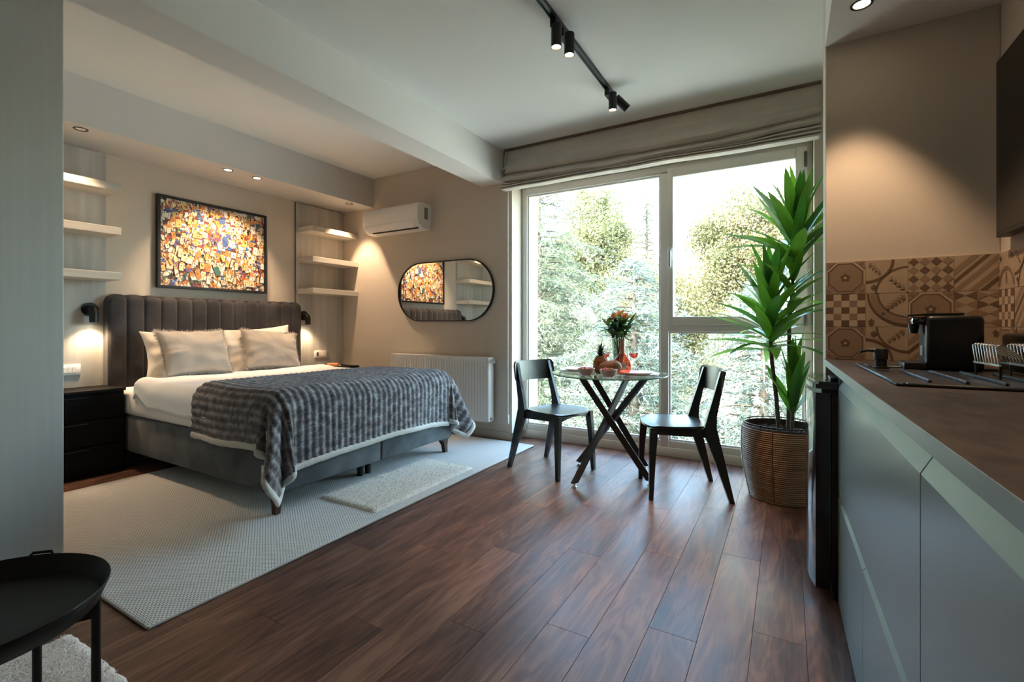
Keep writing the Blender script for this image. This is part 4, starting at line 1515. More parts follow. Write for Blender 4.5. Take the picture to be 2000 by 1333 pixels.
mb = MB(); mb.grid(pine, 60, 26); mb.lathe([(0.0001, 0.0), (0.03, 0.0)], seg=12)
mb.build('fruit', M_pine, t, 80)
mb = MB()
r2 = random.Random(4)
for k in range(34):
    a = k * 2.399; lv = k / 34
    L = 0.045 + 0.05 * lv; el = radians(30 + 55 * lv)
    d = Vector((cos(a) * cos(el), sin(a) * cos(el), sin(el)))
    s_ = Vector((-sin(a), cos(a), 0)) * 0.006
    p = Vector((0.012 * cos(a) * (1 - lv), 0.012 * sin(a) * (1 - lv), 0.118 + 0.02 * lv))
    e = p + d * L + Vector((cos(a), sin(a), 0)) * 0.01
    mb.add([p - s_, p + s_, p + d * L * 0.6 + s_ * 0.7, e, p + d * L * 0.6 - s_ * 0.7], [(0, 1, 2, 3, 4)])
mb.build('crown', mat('pineapple_leaf', (0.035, 0.055, 0.02), 0.5), t)

# oval fruit
t = thing('papaya', 'large brownish oval fruit lying between pineapple and bottle', 'fruit', (-1.035, 3.095, ZT))
mb = MB()
mx = Matrix.Rotation(radians(25), 4, 'Z') @ Matrix.Rotation(radians(80), 4, 'Y')
mb.lathe([(0.0001, -0.078), (0.014, -0.076), (0.032, -0.062), (0.044, -0.036), (0.049, 0.0), (0.046, 0.03), (0.034, 0.058), (0.016, 0.074), (0.0001, 0.077)], c=(0, 0, 0.050), seg=28, mtx=mx)
mb.build('fruit', mat('fruit_skin', (0.30, 0.11, 0.045), 0.45, vary=(14, (0.16, 0.13, 0.04), (1, 1, 1), 0.45, 0.62)), t, 80)

# bottle: flattened flask with rose wine
M_rose = pane_mat('rose_wine_glass', (0.97, 0.36, 0.25), 0.05)
BR = radians(30)
t = thing('wine_bottle', 'round-bodied bottle of rose wine with copper neck on the glass table', 'bottle', (-0.985, 3.20, ZT), BR)
fl_m = Matrix.Scale(0.62, 4, (0, 1, 0))
mb = MB()
mb.lathe([(0.0001, 0.002), (0.035, 0.0), (0.052, 0.012), (0.064, 0.045), (0.064, 0.070), (0.053, 0.098), (0.036, 0.120), (0.022, 0.140)], seg=40, mtx=fl_m)
mb.build('body', M_rose, t, 80)
mb = MB()
mb.lathe([(0.022, 0.138), (0.0165, 0.155), (0.0155, 0.225), (0.017, 0.226), (0.017, 0.240), (0.0001, 0.241)], seg=24, mtx=Matrix.Scale(0.8, 4, (0, 1, 0)))
mb.build('neck_foil', mat('copper_foil', (0.45, 0.22, 0.15), 0.4, metal=0.3), t, 60)
mb = MB()
P = []
for k in range(25):
    a = 2 * pi * k / 24
    P.append((0.030 * cos(a), 0.058 + 0.024 * sin(a)))


def onbody(x, z):
    R = 0.064 if 0.045 < z < 0.07 else 0.060
    return -0.62 * sqrt(max(0, R * R - x * x)) - 0.0012


nv = len(mb.v)
for rr in (0.0, 0.5, 1.0):
    for k in range(24):
        a = 2 * pi * k / 24
        xx, zz = 0.030 * rr * cos(a), 0.058 + 0.024 * rr * sin(a)
        mb.v.append((xx, onbody(xx, zz), zz))
for r_ in range(2):
    for k in range(24):
        mb.f.append([r_ * 24 + k, r_ * 24 + (k + 1) % 24, r_ * 24 + 24 + (k + 1) % 24, r_ * 24 + 24 + k]); mb.mi.append(0)
lab_o = mb.build('oval_label', mat('label_paper', (0.62, 0.50, 0.42), 0.7), t, label='cream oval paper label')
mb = MB()
for k, (w_, z_) in enumerate(((0.020, 0.070), (0.030, 0.063), (0.016, 0.056), (0.024, 0.048))):
    for q in range(8):
        xa, xb = -w_ / 2 + w_ * q / 8, -w_ / 2 + w_ * (q + 1) / 8
        mb.add([(xa, onbody(xa, z_) - 0.0022, z_ - 0.0010), (xb, onbody(xb, z_) - 0.0022, z_ - 0.0010), (xb, onbody(xb, z_) - 0.0022, z_ + 0.0010), (xa, onbody(xa, z_) - 0.0022, z_ + 0.0010)], [(0, 1, 2, 3)])
mb.build('label_print', mat('label_ink', (0.12, 0.07, 0.06), 0.7), lab_o)

M_roseliq = pane_mat('rose_wine', (0.96, 0.30, 0.24), 0.04)


def wineglass(x, y, lab):
    t = thing('wine_glass', lab, 'glass', (x, y, ZT), 0, 'glasses of rose wine')
    MB().lathe([(0.0001, 0.0), (0.033, 0.0005), (0.032, 0.003), (0.006, 0.006), (0.0032, 0.012), (0.0032, 0.080), (0.012, 0.090), (0.034, 0.108), (0.0415, 0.135), (0.0400, 0.165), (0.0390, 0.165), (0.0402, 0.135), (0.0325, 0.110), (0.010, 0.0925), (0.0001, 0.0915)], seg=32).build('glass', M_clear, t, 60)
    MB().lathe([(0.0001, 0.0925), (0.0098, 0.0934), (0.032, 0.1105), (0.0392, 0.131), (0.0001, 0.131)], seg=28).build('wine', M_roseliq, t, 60)


wineglass(-0.965, 3.415, 'glass of rose wine standing behind the right plate')
wineglass(-1.150, 3.315, 'glass of rose wine half hidden behind the pineapple')

# cutlery beside the plates
for (x, y, lab, grp, nm) in ((-1.005, 3.06, 'steel fork lying left of the right-hand plate', 'cutlery on the glass table', 'fork'), (-0.775, 3.17, 'steel knife lying right of the right-hand plate', 'cutlery on the glass table', 'knife')):
    t = thing(nm, lab, nm, (x, y, ZT), radians(20), grp)
    mb = MB()
    mb.box(-0.0035, -0.09, 0.0003, 0.0035, 0.02, 0.003, 0.001, 1)
    mb.build('handle', M_chrome, t)
    mb = MB()
    if nm == 'fork':
        mb.box(-0.010, 0.02, 0.0005, 0.010, 0.045, 0.0025, 0.0008, 1)
        for k in range(4): mb.box(-0.010 + k * 0.0057, 0.045, 0.0006, -0.0072 + k * 0.0057, 0.088, 0.0022)
        mb.build('tines', M_chrome, t)
    else:
        mb.prism([(-0.008, 0.02), (0.008, 0.02), (0.008, 0.085), (0.003, 0.105), (-0.008, 0.11)], 'z', 0.0006, 0.0022)
        mb.build('blade', M_chrome, t)

def leafmat(name, c0, c1):
    m = mat(name, c0, 0.35, spec=0.45, vary=(1, c1, (1.2, 45, 1), 0.3, 0.7))
    nt = m.node_tree
    bs = nt.nodes['Principled BSDF']
    out = nt.nodes['Material Output']
    tr = nt.nodes.new('ShaderNodeBsdfTranslucent')
    tr.inputs[0].default_value = (c1[0] * 2.6, c1[1] * 2.4, c1[2] * 1.2, 1)
    mx = nt.nodes.new('ShaderNodeMixShader'); mx.inputs[0].default_value = 0.30
    nt.links.new(bs.outputs[0], mx.inputs[1]); nt.links.new(tr.outputs[0], mx.inputs[2]); nt.links.new(mx.outputs[0], out.inputs[0])
    return m


# vase and lilies
VO = (-1.065, 3.375, ZT)
t = thing('glass_vase', 'tall smoky glass vase holding the lilies', 'vase', VO)
M_vase = pane_mat('smoky_glass', (0.66, 0.71, 0.67), 0.05)
mb = MB()
mb.lathe([(0.0001, 0.0), (0.034, 0.001), (0.038, 0.02), (0.041, 0.10), (0.050, 0.20), (0.053, 0.236), (0.050, 0.236), (0.047, 0.20), (0.038, 0.10), (0.034, 0.02), (0.0001, 0.012)], seg=36)
mb.build('body', M_vase, t, 60)
M_stem = mat('stem_green', (0.035, 0.075, 0.022), 0.5)
M_lleaf = leafmat('lily_leaf', (0.040, 0.085, 0.03), (0.06, 0.12, 0.04))
M_lily = mat('lily_orange', (0.85, 0.33, 0.16), 0.5, vary=(60, (0.78, 0.22, 0.09)))
M_bud = mat('lily_bud', (0.40, 0.20, 0.07), 0.5)


def leaf_mesh(name, L, Wd, arch, m, fold=0.25, n=9, base=0.25):
    mb = MB()
    V = []
    for i in range(n + 1):
        s = i / n
        w = Wd / 2 * (sin(pi * min(1, base + (1 - base) * s) ** 0.9) ** 0.8 if s < 1 else 0.0)
        w = max(w, 0.0006)
        # arc in the x-z plane
        a = arch * s
        if abs(arch) > 1e-4:
            px, pz = L * sin(a) / arch, -L * (1 - cos(a)) / arch
        else:
            px, pz = L * s, 0
        nx_, nz_ = sin(a), cos(a)
        V.append((px + nx_ * w * fold * 1.0, w, pz + nz_ * w * fold))
        V.append((px, 0, pz))
        V.append((px + nx_ * w * fold, -w, pz + nz_ * w * fold))
    F = []
    for i in range(n):
        b_ = 3 * i
        F += [(b_, b_ + 3, b_ + 4, b_ + 1), (b_ + 1, b_ + 4, b_ + 5, b_ + 2)]
    mb.add(V, F)
    return mb.mesh(name, m, 180)


def place_leaf(me, name, parent, loc, az, el, roll=0.0, sc=1.0):
    o = bpy.data.objects.new(name, me); COL.objects.link(o); o.parent = parent
    o.matrix_local = Matrix.Translation(loc) @ Matrix.Rotation(az, 4, 'Z') @ Matrix.Rotation(-el, 4, 'Y') @ Matrix.Rotation(roll, 4, 'X') @ Matrix.Scale(sc, 4)
    return o


lmA = [leaf_mesh('leaf', 0.165, 0.028, a, M_lleaf, 0.3, 7) for a in (0.4, 0.9, 1.4)]
petal = leaf_mesh('petal', 0.060, 0.030, 0.9, M_lily, 0.2, 6, 0.1)
r2 = random.Random(21)
lil = [(-0.030, -0.010, 0.375, 'bloom', -0.035, -0.045), (0.010, 0.015, 0.40, 'bloom', 0.01, -0.05), (0.045, -0.005, 0.375, 'bloom', 0.045, -0.04), (-0.090, 0.02, 0.34, 'bud', -0.1, 0.0), (0.085, 0.0, 0.37, 'bud', 0.09, 0.0), (-0.055, 0.05, 0.33, 'bud', -0.05, 0.05), (0.02, 0.06, 0.35, 'leafy', 0.04, 0.07)]
labs = ['orange lily in bloom at the left of the bouquet centre', 'orange lily in bloom standing highest in the bouquet', 'orange lily in bloom at the right of the bouquet', 'lily stem with long unopened bud leaning far left', 'lily stem with unopened bud leaning right', 'lily stem with small bud at the back left of the vase', 'leafy lily stem at the back of the vase']
for k, (lx, ly, lz, kind, ax_, ay_) in enumerate(lil):
    t = thing('lily', labs[k], 'flower', VO, 0, 'lilies in the vase')
    mb = MB()
    bx = lx * 0.15
    mb.tube([(bx * 0.3 - lx * 0.2, -ly * 0.2, 0.016), (bx, ly * 0.3, 0.16), (lx * 0.45, ly * 0.6, 0.25), (lx, ly, lz)], 0.0035, 7)
    mb.build('stem', M_stem, t, 60)
    for j in range(15):
        f = 0.30 + 0.66 * j / 14
        zz = 0.19 + (lz - 0.19) * f
        q = max(0, (zz - 0.2) / (lz - 0.2))
        pos = (lx * (0.3 + 0.7 * q), ly * (0.4 + 0.6 * q), zz)
        place_leaf(lmA[r2.randrange(3)], 'leaf', t, pos, j * 2.4 + k + r2.uniform(-0.4, 0.4), radians(r2.uniform(15, 60)), 0, r2.uniform(0.7, 1.15))
    if kind == 'bloom':
        hd = Vector((ax_ * 4, -0.6 + ay_, 0.75)).normalized()
        q = hd.to_track_quat('Z', 'Y').to_matrix().to_4x4()
        for j in range(6):
            o = bpy.data.objects.new('petal', petal); COL.objects.link(o); o.parent = t
            o.matrix_local = Matrix.Translation((lx, ly, lz)) @ q @ Matrix.Rotation(j * pi / 3, 4, 'Z') @ Matrix.Rotation(-radians(62 if j % 2 else 55), 4, 'Y') @ Matrix.Rotation(0, 4, 'X')
        mb = MB()
        for j in range(5):
            a = j * 1.26
            e = Vector((lx, ly, lz)) + q.to_3x3() @ Vector((0.010 * cos(a), 0.010 * sin(a), 0.045))
            mb.tube([(lx, ly, lz), e], 0.0012, 5)
        mb.build('stamens', M_bud, t)
    elif kind == 'bud':
        mb = MB()
        d = Vector((ax_ * 3, ay_, 0.35)).normalized()
        b0 = Vector((lx, ly, lz))
        mb.tube([b0, b0 + d * 0.02, b0 + d * 0.045, b0 + d * 0.07], [0.004, 0.009, 0.008, 0.002], 8)
        mb.build('bud', M_bud, t, 80)

# ------------------------------------------------------------------ basket planter and dracaena
PO_ = (-0.035, 3.39, 0)
t = thing('basket_planter', 'round rattan basket planter with dark earth beside the window', 'planter', PO_)
mb = MB()
profb = [(0.0001, 0.002), (0.165, 0.002)]
nr = 36


def basket_r(z):
    v = z / 0.445
    return 0.176 + 0.050 * sin(min(1.0, v * 1.25) * pi / 2) - 0.012 * max(0, v - 0.55) ** 1.2


for k in range(nr + 1):
    z = 0.004 + k * (0.440 / nr)
    profb.append((basket_r(z) - 0.0055, z))
profb += [(0.214, 0.445), (0.204, 0.445), (0.200, 0.38), (0.0001, 0.36)]
mb.lathe(profb, seg=64)
M_rat = mat('rattan', (0.52, 0.32, 0.175), 0.42, vary=(1, (0.34, 0.19, 0.10), (6, 6, 130)))
mb.build('basket', mat('dark_rattan_and_gap_shade', (0.06, 0.03, 0.018), 0.6), t, 60)  # dark sleeve paints the shade in the gaps between the rings
mb = MB()
for k in range(nr):
    z = 0.008 + k * (0.438 / nr)
    R = basket_r(z)
    mb.lathe([(R - 0.001 + 0.0045 * cos(q * pi / 3), z + 0.0043 * sin(q * pi / 3)) for q in range(6)], seg=64, close=True)
mb.build('rattan_rings', M_rat, t, 60)
mb = MB()
for k in range(6):
    a = k * pi / 3 + 0.35
    pts = []
    for j in range(14):
        v = j / 13; z = 0.01 + v * 0.432
        R = 0.178 + 0.050 * sin(min(1.0, v * 1.25) * pi / 2) - 0.012 * max(0, v - 0.55) ** 1.2 + 0.0038
        pts.append((R * cos(a), R * sin(a), z))
    mb.tube(pts, 0.0022, 6)
mb.build('upright_cane', mat('dark_rattan_and_gap_shade', (0.06, 0.03, 0.018), 0.6), t, 60)
mb = MB()
for zz in (0.447, 0.462):
    mb.lathe([(0.209 + 0.0032 * cos(2 * pi * q / 6), zz + 0.0032 * sin(2 * pi * q / 6)) for q in range(6)], seg=48, close=True)
for k in range(12):
    a = k * pi / 6
    mb.cyl((0.209 * cos(a), 0.209 * sin(a), 0.44), (0.209 * cos(a), 0.209 * sin(a), 0.463), 0.0025, seg=6)
mb.build('rim_wire', M_dark, t, 60)
mb = MB()
r2 = random.Random(8)
for k in range(420):
    a = r2.uniform(0, 2 * pi); rr = 0.196 * sqrt(r2.random())
    bm = bmesh.new(); bmesh.ops.create_icosphere(bm, subdivisions=1, radius=r2.uniform(0.006, 0.014))
    mb.frombm(bm, mtx=Matrix.Translation((rr * cos(a), rr * sin(a), 0.405 + r2.uniform(-0.008, 0.010))) @ Matrix.Rotation(r2.uniform(0, 3), 4, 'X') @ Matrix.Diagonal((1.3, 0.8, 0.6, 1)))
mb.lathe([(0.199, 0.402), (0.0001, 0.402)], seg=32)
mb.build('soil', mat('dark_earth', (0.045, 0.026, 0.017), 0.9, vary=(70, (0.10, 0.065, 0.045))), t, kind='stuff')

DR = (-0.035, 3.39, 0.40)
plant = thing('dracaena', 'tall leafy dracaena with three canes growing from the basket planter', 'plant', DR)
M_cane = mat('cane_bark', (0.16, 0.12, 0.085), 0.7, vary=(1, (0.08, 0.055, 0.04), (8, 8, 90)), bump=(1, 0.5, 3, (10, 10, 120)))


M_dl = leafmat('dracaena_leaf', (0.055, 0.165, 0.022), (0.125, 0.29, 0.04))
M_dl2 = leafmat('dracaena_leaf_dark', (0.028, 0.10, 0.018), (0.05, 0.17, 0.028))


def cane(pts, r):
    mb = MB(DR); mb.tube(pts, r, 10); return mb.build('cane', M_cane, plant, 60)


c1 = [(-0.045, 3.39, 0.40), (-0.060, 3.395, 0.62), (-0.085, 3.40, 0.85), (-0.095, 3.41, 1.05), (-0.085, 3.41, 1.28)]
c2 = [(0.005, 3.42, 0.40), (0.012, 3.43, 0.70), (0.010, 3.42, 1.05), (0.030, 3.41, 1.35), (0.052, 3.40, 1.66)]
c3 = [(0.025, 3.37, 0.40), (0.030, 3.37, 0.55), (0.034, 3.365, 0.70)]
cane(c1, [0.014, 0.013, 0.012, 0.010, 0.006]); cane(c2, [0.014, 0.013, 0.012, 0.010, 0.006]); cane(c3, [0.011, 0.010, 0.006])
DL = {}


def dleaf(L, arch, k):
    key = (round(L, 2), round(arch, 1), k)
    if key not in DL:
        DL[key] = leaf_mesh('leaf', L, 0.074 if L > 0.41 else (0.062 if L > 0.30 else 0.05), arch, M_dl if k else M_dl2, 0.22, 10, 0.12)
    return DL[key]


def at(path, z):
    for a, b_ in zip(path[:-1], path[1:]):
        if a[2] <= z <= b_[2]:
            f = (z - a[2]) / (b_[2] - a[2])
            return [a[i] + (b_[i] - a[i]) * f for i in range(3)]
    return list(path[-1])


r2 = random.Random(33)


def crown(path, z0, z1, n, Lr, el0, el1, archr, bias=None, pw=1.0):
    for k in range(n):
        f = k / (n - 1)
        z = z0 + (z1 - z0) * f ** pw
        p = at(path, z)
        az = k * 2.399 + r2.uniform(-0.35, 0.35)
        el = radians(el0 + (el1 - el0) * f + r2.uniform(-9, 9))
        L = r2.uniform(*Lr) * (1 - 0.15 * f)
        ar = r2.uniform(*archr) * (1 - 0.6 * f)
        # keep clear of the glass and the partition
        for _ in range(8):
            tipx = p[0] + cos(az) * cos(el) * L; tipy = p[1] + sin(az) * cos(el) * L
            if tipy > (3.90 if tipx < 0.08 else 3.70) or tipx > 0.34 or (tipy < 2.95 and tipx > 0.05): az += 0.7
        L2 = round(L / 0.04) * 0.04
        place_leaf(dleaf(L2, round(ar * 5) / 5, r2.random() < 0.6), 'leaf', plant, (p[0] - DR[0], p[1] - DR[1], p[2] - DR[2]), az, el, r2.uniform(-0.25, 0.25))


crown(c1, 0.90, 1.28, 62, (0.36, 0.48), 12, 84, (0.25, 0.9))
crown(c2, 1.46, 1.66, 38, (0.42, 0.50), 20, 86, (0.1, 0.7))
crown(c2, 1.10, 1.42, 14, (0.30, 0.40), 20, 55, (0.4, 1.2))
crown(c3, 0.52, 0.70, 18, (0.28, 0.38), 62, 86, (0.1, 0.3))
# ------------------------------------------------------------------ kitchen
KA = radians(0.9)
KO = (0.15, 2.66, 0)
M_cab = mat('cabinet_grey_green', (0.25, 0.315, 0.305), 0.27, spec=0.55)
M_carc = mat('cabinet_carcass', (0.05, 0.052, 0.052), 0.6)
M_top = mat('worktop_brown_stone', (0.078, 0.056, 0.044), 0.42, spec=0.5, vary=(1, (0.034, 0.024, 0.020), (42, 16, 42), 0.38, 0.66), bump=(90, 0.05, 2))


def kx(ly): return (0.6 + ly * sin(KA)) / cos(KA) - 0.0015


wt = thing('worktop', 'long dark brown stone-look kitchen worktop', 'worktop', KO, KA)
MB().prism([(0.0, -4.2), (kx(-4.2), -4.2), (kx(-0.004), -0.004), (0.0, -0.004)], 'z', 0.884, 0.913).build('slab', M_top, wt)
MB().box(-0.0012, -4.2, 0.8845, 0.0, -0.005, 0.9125).build('edge_band', mat('edge_band_grey', (0.31, 0.37, 0.36), 0.35), wt)
cl = ['grey-green base cabinet next to the black fridge, far half of the kitchen run', 'grey-green base cabinet in the middle of the kitchen run nearest the camera', 'grey-green base cabinet at the entrance end of the kitchen run']
for k in range(3):
    ya, yb = -0.472 - 1.192 * k, -0.472 - 1.192 * (k + 1)
    t = thing('base_cabinet', cl[k], 'cabinet', KO, KA, 'kitchen base cabinets')
    MB().box(0.034, yb + 0.001, 0.06, 0.52, ya - 0.001, 0.883).build('body', M_carc, t)
    MB().box(0.05, yb + 0.001, 0.0, 0.07, ya - 0.001, 0.06).build('plinth', M_carc, t)
    if k == 0:
        MB().box(0.013, ya - 0.0008, 0.005, 0.52, ya + 0.015, 0.883, 0.001, 1).build('end_panel', M_cab, t)
    up = [(0.033, 0.434), (0.012, 0.434), (0.0105, 0.436), (0.0105, 0.829), (0.012, 0.832), (0.0335, 0.873)]
    MB().prism([(a, b_) for a, b_ in up][::-1], 'y', yb + 0.0025, ya - 0.0025).build('drawer_front', M_cab, t)
    lo = [(0.033, 0.014), (0.012, 0.014), (0.0105, 0.016), (0.0105, 0.402), (0.012, 0.404), (0.030, 0.427), (0.033, 0.427)]
    ym = (ya + yb) / 2
    for (p, q) in ((yb, ym), (ym, ya)):
        MB().prism([(a, b_) for a, b_ in lo][::-1], 'y', p + 0.002, q - 0.002).build('drawer_front', M_cab, t)

# fridge
FO = (0.30, 2.41, 0)
t = thing('mini_fridge', 'glossy black under-counter fridge with bowed door beside the planter', 'fridge', FO, 0)
M_gloss = mat('black_gloss', (0.006, 0.007, 0.007), 0.10, spec=0.6, coat=0.6)
M_gls2 = mat('black_satin', (0.008, 0.008, 0.009), 0.35, spec=0.45)


def bow(k, inset=0.0):
    P = []
    for i in range(k + 1):
        f = i / k
        y = 2.205 + inset + f * (0.415 - 2 * inset)
        x = 0.096 - 0.006 * f - 0.024 * (1 - (2 * f - 1) ** 2)
        P.append((x + inset, y))
    return P


def plan(front_off, back, inset=0.0):
    f = [(a + front_off, b_) for a, b_ in bow(14, inset)]
    return [(back, f[0][1])] + [(back, f[-1][1])] + f[::-1]


MB(FO).prism([(0.15, 2.206), (0.60, 2.206), (0.60, 2.619), (0.15, 2.619)], 'z', 0.035, 0.800).build('body', M_gls2, t)
MB(FO).prism([(a, b_) for a, b_ in plan(0, 0.146)][::-1], 'z', 0.040, 0.806).build('door', M_gloss, t, 30)
mb = MB(FO)
mb.prism([(a, b_) for a, b_ in plan(0, 0.60)][::-1], 'z', 0.822, 0.840)
mb.prism([(a, b_) for a, b_ in plan(0.006, 0.60, 0.004)][::-1], 'z', 0.840, 0.850)
mb.build('top_lid', M_gloss, t, 30)
MB(FO).prism([(a, b_) for a, b_ in plan(0.014, 0.59, 0.006)][::-1], 'z', 0.800, 0.824).build('handle_groove', M_gls2, t, 30)
MB(FO).box(0.145, 2.235, 0.850, 0.24, 2.36, 0.864, 0.005, 2).build('hinge_cover', M_gls2, t, 40)
for (x, y) in ((0.17, 2.23), (0.17, 2.59), (0.57, 2.23), (0.57, 2.59)):
    MB(FO).cyl((x, y, 0), (x, y, 0.036), 0.018, seg=12).build('foot', M_gls2, t)

# patterned wall tiles
T_base = mat('tile_sand', (0.48, 0.36, 0.255), 0.38, spec=0.45, vary=(9, (0.42, 0.31, 0.215)))
T_dark = mat('tile_print_brown', (0.16, 0.098, 0.062), 0.38, spec=0.45)
T_mid = mat('tile_print_tan', (0.30, 0.205, 0.135), 0.38, spec=0.45)
T_lite = mat('tile_print_cream', (0.55, 0.43, 0.32), 0.38, spec=0.45)
TM = [T_base, T_dark, T_mid, T_lite]
TS, TG = 0.15, 0.0007


class Tile:
    def __init__(self, w=TS):
        self.mb = MB()
        self.w = w
        self.mb.box(TG, -0.0065, TG, w - TG, -0.0005, TS - TG, mi=0)
        self.lay = 0

    def poly(self, pts, m):
        self.lay += 1
        y = -0.0066 - 0.00005 * self.lay
        P = [(min(max(p[0], 0.006), 0.994) * (self.w), y, min(max(p[1], 0.006), 0.994) * TS) for p in pts]
        self.mb.add(P, [tuple(range(len(P)))], m)

    def arc(self, c, r0, r1, a0, a1, m, n=14):
        for k in range(n):
            t0, t1 = radians(a0 + (a1 - a0) * k / n), radians(a0 + (a1 - a0) * (k + 1) / n)
            q = [(c[0] + r * cos(t), c[1] + r * sin(t)) for r, t in ((r0, t0), (r1, t0), (r1, t1), (r0, t1))]
            if all(-0.02 < p[0] < 1.02 and -0.02 < p[1] < 1.02 for p in q):
                self.poly(q, m)

    def flower(self, c, s, m, m2, petals=5):
        for k in range(petals):
            a = 2 * pi * k / petals + pi / 2
            cc = (c[0] + s * 0.6 * cos(a), c[1] + s * 0.6 * sin(a))
            self.poly([(cc[0] + s * 0.42 * cos(b_ * pi / 5), cc[1] + s * 0.42 * sin(b_ * pi / 5)) for b_ in range(10)], m)
        self.poly([(c[0] + s * 0.28 * cos(b_ * pi / 5), c[1] + s * 0.28 * sin(b_ * pi / 5)) for b_ in range(10)], m2)

    def sprig(self, a, b_, m, n=4):
        d = (b_[0] - a[0], b_[1] - a[1])
        L = hypot(*d); u = (d[0] / L, d[1] / L); v = (-u[1], u[0])
        for k in range(n):
            f = (k + 0.6) / n
            p = (a[0] + d[0] * f, a[1] + d[1] * f)
            for s in (-1, 1):
                w = 0.16 * L * (1 - 0.4 * f) * s
                self.poly([p, (p[0] + u[0] * 0.10 * L + v[0] * w * 0.7, p[1] + u[1] * 0.10 * L + v[1] * w * 0.7), (p[0] + u[0] * 0.24 * L + v[0] * w, p[1] + u[1] * 0.24 * L + v[1] * w), (p[0] + u[0] * 0.16 * L, p[1] + u[1] * 0.16 * L)][::s], m)


def octo(r, c=(0.5, 0.5)):
    k = r * 0.42
    return [(c[0] + a, c[1] + b_) for a, b_ in ((k, -r), (r, -k), (r, k), (k, r), (-k, r), (-r, k), (-r, -k), (-k, -r))]


def tile_mesh(kind, w=TS):
    T = Tile(w)
    if kind == 'octagon':
        for c in ((0, 0), (1, 0), (1, 1), (0, 1)):
            sx, sz = (1 if c[0] == 0 else -1), (1 if c[1] == 0 else -1)
            pts = [c, (c[0] + 0.26 * sx, c[1]), (c[0], c[1] + 0.26 * sz)]
            T.poly(pts if sx * sz > 0 else pts[::-1], 2)
            T.flower((c[0] + 0.09 * sx, c[1] + 0.09 * sz), 0.05, 1, 3, 4)
        T.poly(octo(0.47), 3); T.poly(octo(0.45), 1); T.poly(octo(0.405), 2)
        T.flower((0.5, 0.5), 0.13, 1, 3)
    elif kind == 'checker':
        n = 5
        for i in range(n):
            for j in range(n):
                q = [(i / n, j / n), ((i + 1) / n, j / n), ((i + 1) / n, (j + 1) / n), (i / n, (j + 1) / n)]
                if i % 2 == 0 and j % 2 == 0: T.poly(q, 1)
                elif i % 2 == 1 and j % 2 == 1: T.poly(q, 2)
                else: T.poly(q, 3)
    elif kind == 'diamond':
        for i in range(4):
            for j in range(4):
                cc = (0.125 + 0.25 * i, 0.125 + 0.25 * j)
                T.poly([(cc[0], cc[1] - 0.122), (cc[0] + 0.122, cc[1]), (cc[0], cc[1] + 0.122), (cc[0] - 0.122, cc[1])], 1 if (i + j) % 2 else 2)
    elif kind == 'stripes':
        for a, w_, m in ((-0.55, 0.16, 1), (-0.30, 0.20, 2), (0.05, 0.18, 2), (0.32, 0.13, 1), (0.62, 0.2, 2)):
            pts = []
            def clipx(x, z): return (x, z)
            P0 = [(-a, 0), (-a + w_, 0)]
            quad = [(-a + 0, 0.0), (-a + w_, 0.0), (-a + w_ + 1.0, 1.0), (-a + 1.0, 1.0)]
            # clip to the unit square
            def clip(poly, f, inter):
                o = []
                for i in range(len(poly)):
                    p, q = poly[i], poly[(i + 1) % len(poly)]
                    if f(p): o.append(p)
                    if f(p) != f(q): o.append(inter(p, q))
                return o
            def ix(v): return lambda p, q: (v, p[1] + (q[1] - p[1]) * (v - p[0]) / (q[0] - p[0]))
            quad = clip(quad, lambda p: p[0] >= 0, ix(0.0))
            if len(quad) > 2: quad = clip(quad, lambda p: p[0] <= 1, ix(1.0))
            if len(quad) > 2: T.poly(quad, m)
    elif kind == 'arc_a':
        T.arc((1.0, 0.0), 0.72, 0.78, 90, 180, 1); T.arc((1.0, 0.0), 0.0, 0.05, 90, 180, 1, 4)
        T.arc((0.0, 1.0), 0.62, 0.68, 270, 360, 1)
        T.flower((0.20, 0.20), 0.07, 1, 1, 4); T.sprig((0.98, 0.06), (0.62, 0.42), 2); T.sprig((0.04, 0.96), (0.32, 0.66), 2)
    elif kind == 'arc_b':
        T.arc((1.0, 1.0), 0.68, 0.73, 180, 270, 1); T.arc((1.0, 1.0), 0.92, 0.97, 180, 270, 1); T.arc((1.0, 1.0), 0.73, 0.92, 182, 268, 2)
        T.flower((0.42, 0.40), 0.05, 1, 1, 4); T.flower((0.14, 0.16), 0.08, 1, 1, 4); T.sprig((0.98, 0.98), (0.55, 0.62), 2, 5)
    elif kind == 'arc_c':
        T.arc((1.0, 1.0), 0.70, 0.76, 180, 270, 1); T.arc((0.0, 0.0), 0.60, 0.66, 0, 90, 1)
        T.flower((0.20, 0.80), 0.08, 1, 1, 4); T.sprig((0.98, 0.96), (0.58, 0.62), 2, 4)
    elif kind == 'triangles':
        for i in range(2):
            for j in range(4):
                z0_, z1_ = j / 4, (j + 1) / 4
                x0_ = i / 2
                m = 1 if (i + j) % 3 == 0 else 2
                T.poly([(x0_, z0_), (x0_ + 0.25, (z0_ + z1_) / 2), (x0_, z1_)], m)
                T.poly([(x0_ + 0.5, z1_), (x0_ + 0.25, (z0_ + z1_) / 2), (x0_ + 0.5, z0_)], m)
    elif kind == 'leafarch':
        T.arc((0.5, 0.1), 0.40, 0.44, 0, 180, 1, 18); T.arc((0.5, 0.1), 0.48, 0.50, 0, 180, 1, 18)
        T.sprig((0.5, 0.1), (0.5, 0.48), 2, 5); T.flower((0.12, 0.85), 0.07, 1, 1, 4); T.flower((0.88, 0.85), 0.07, 1, 1, 4)
        for k in range(4): T.poly([(0.02, 0.1 + k * 0.2), (0.07, 0.15 + k * 0.2), (0.02, 0.2 + k * 0.2)], 1)
    return T.mb.mesh('tile', TM)


tcache = {}


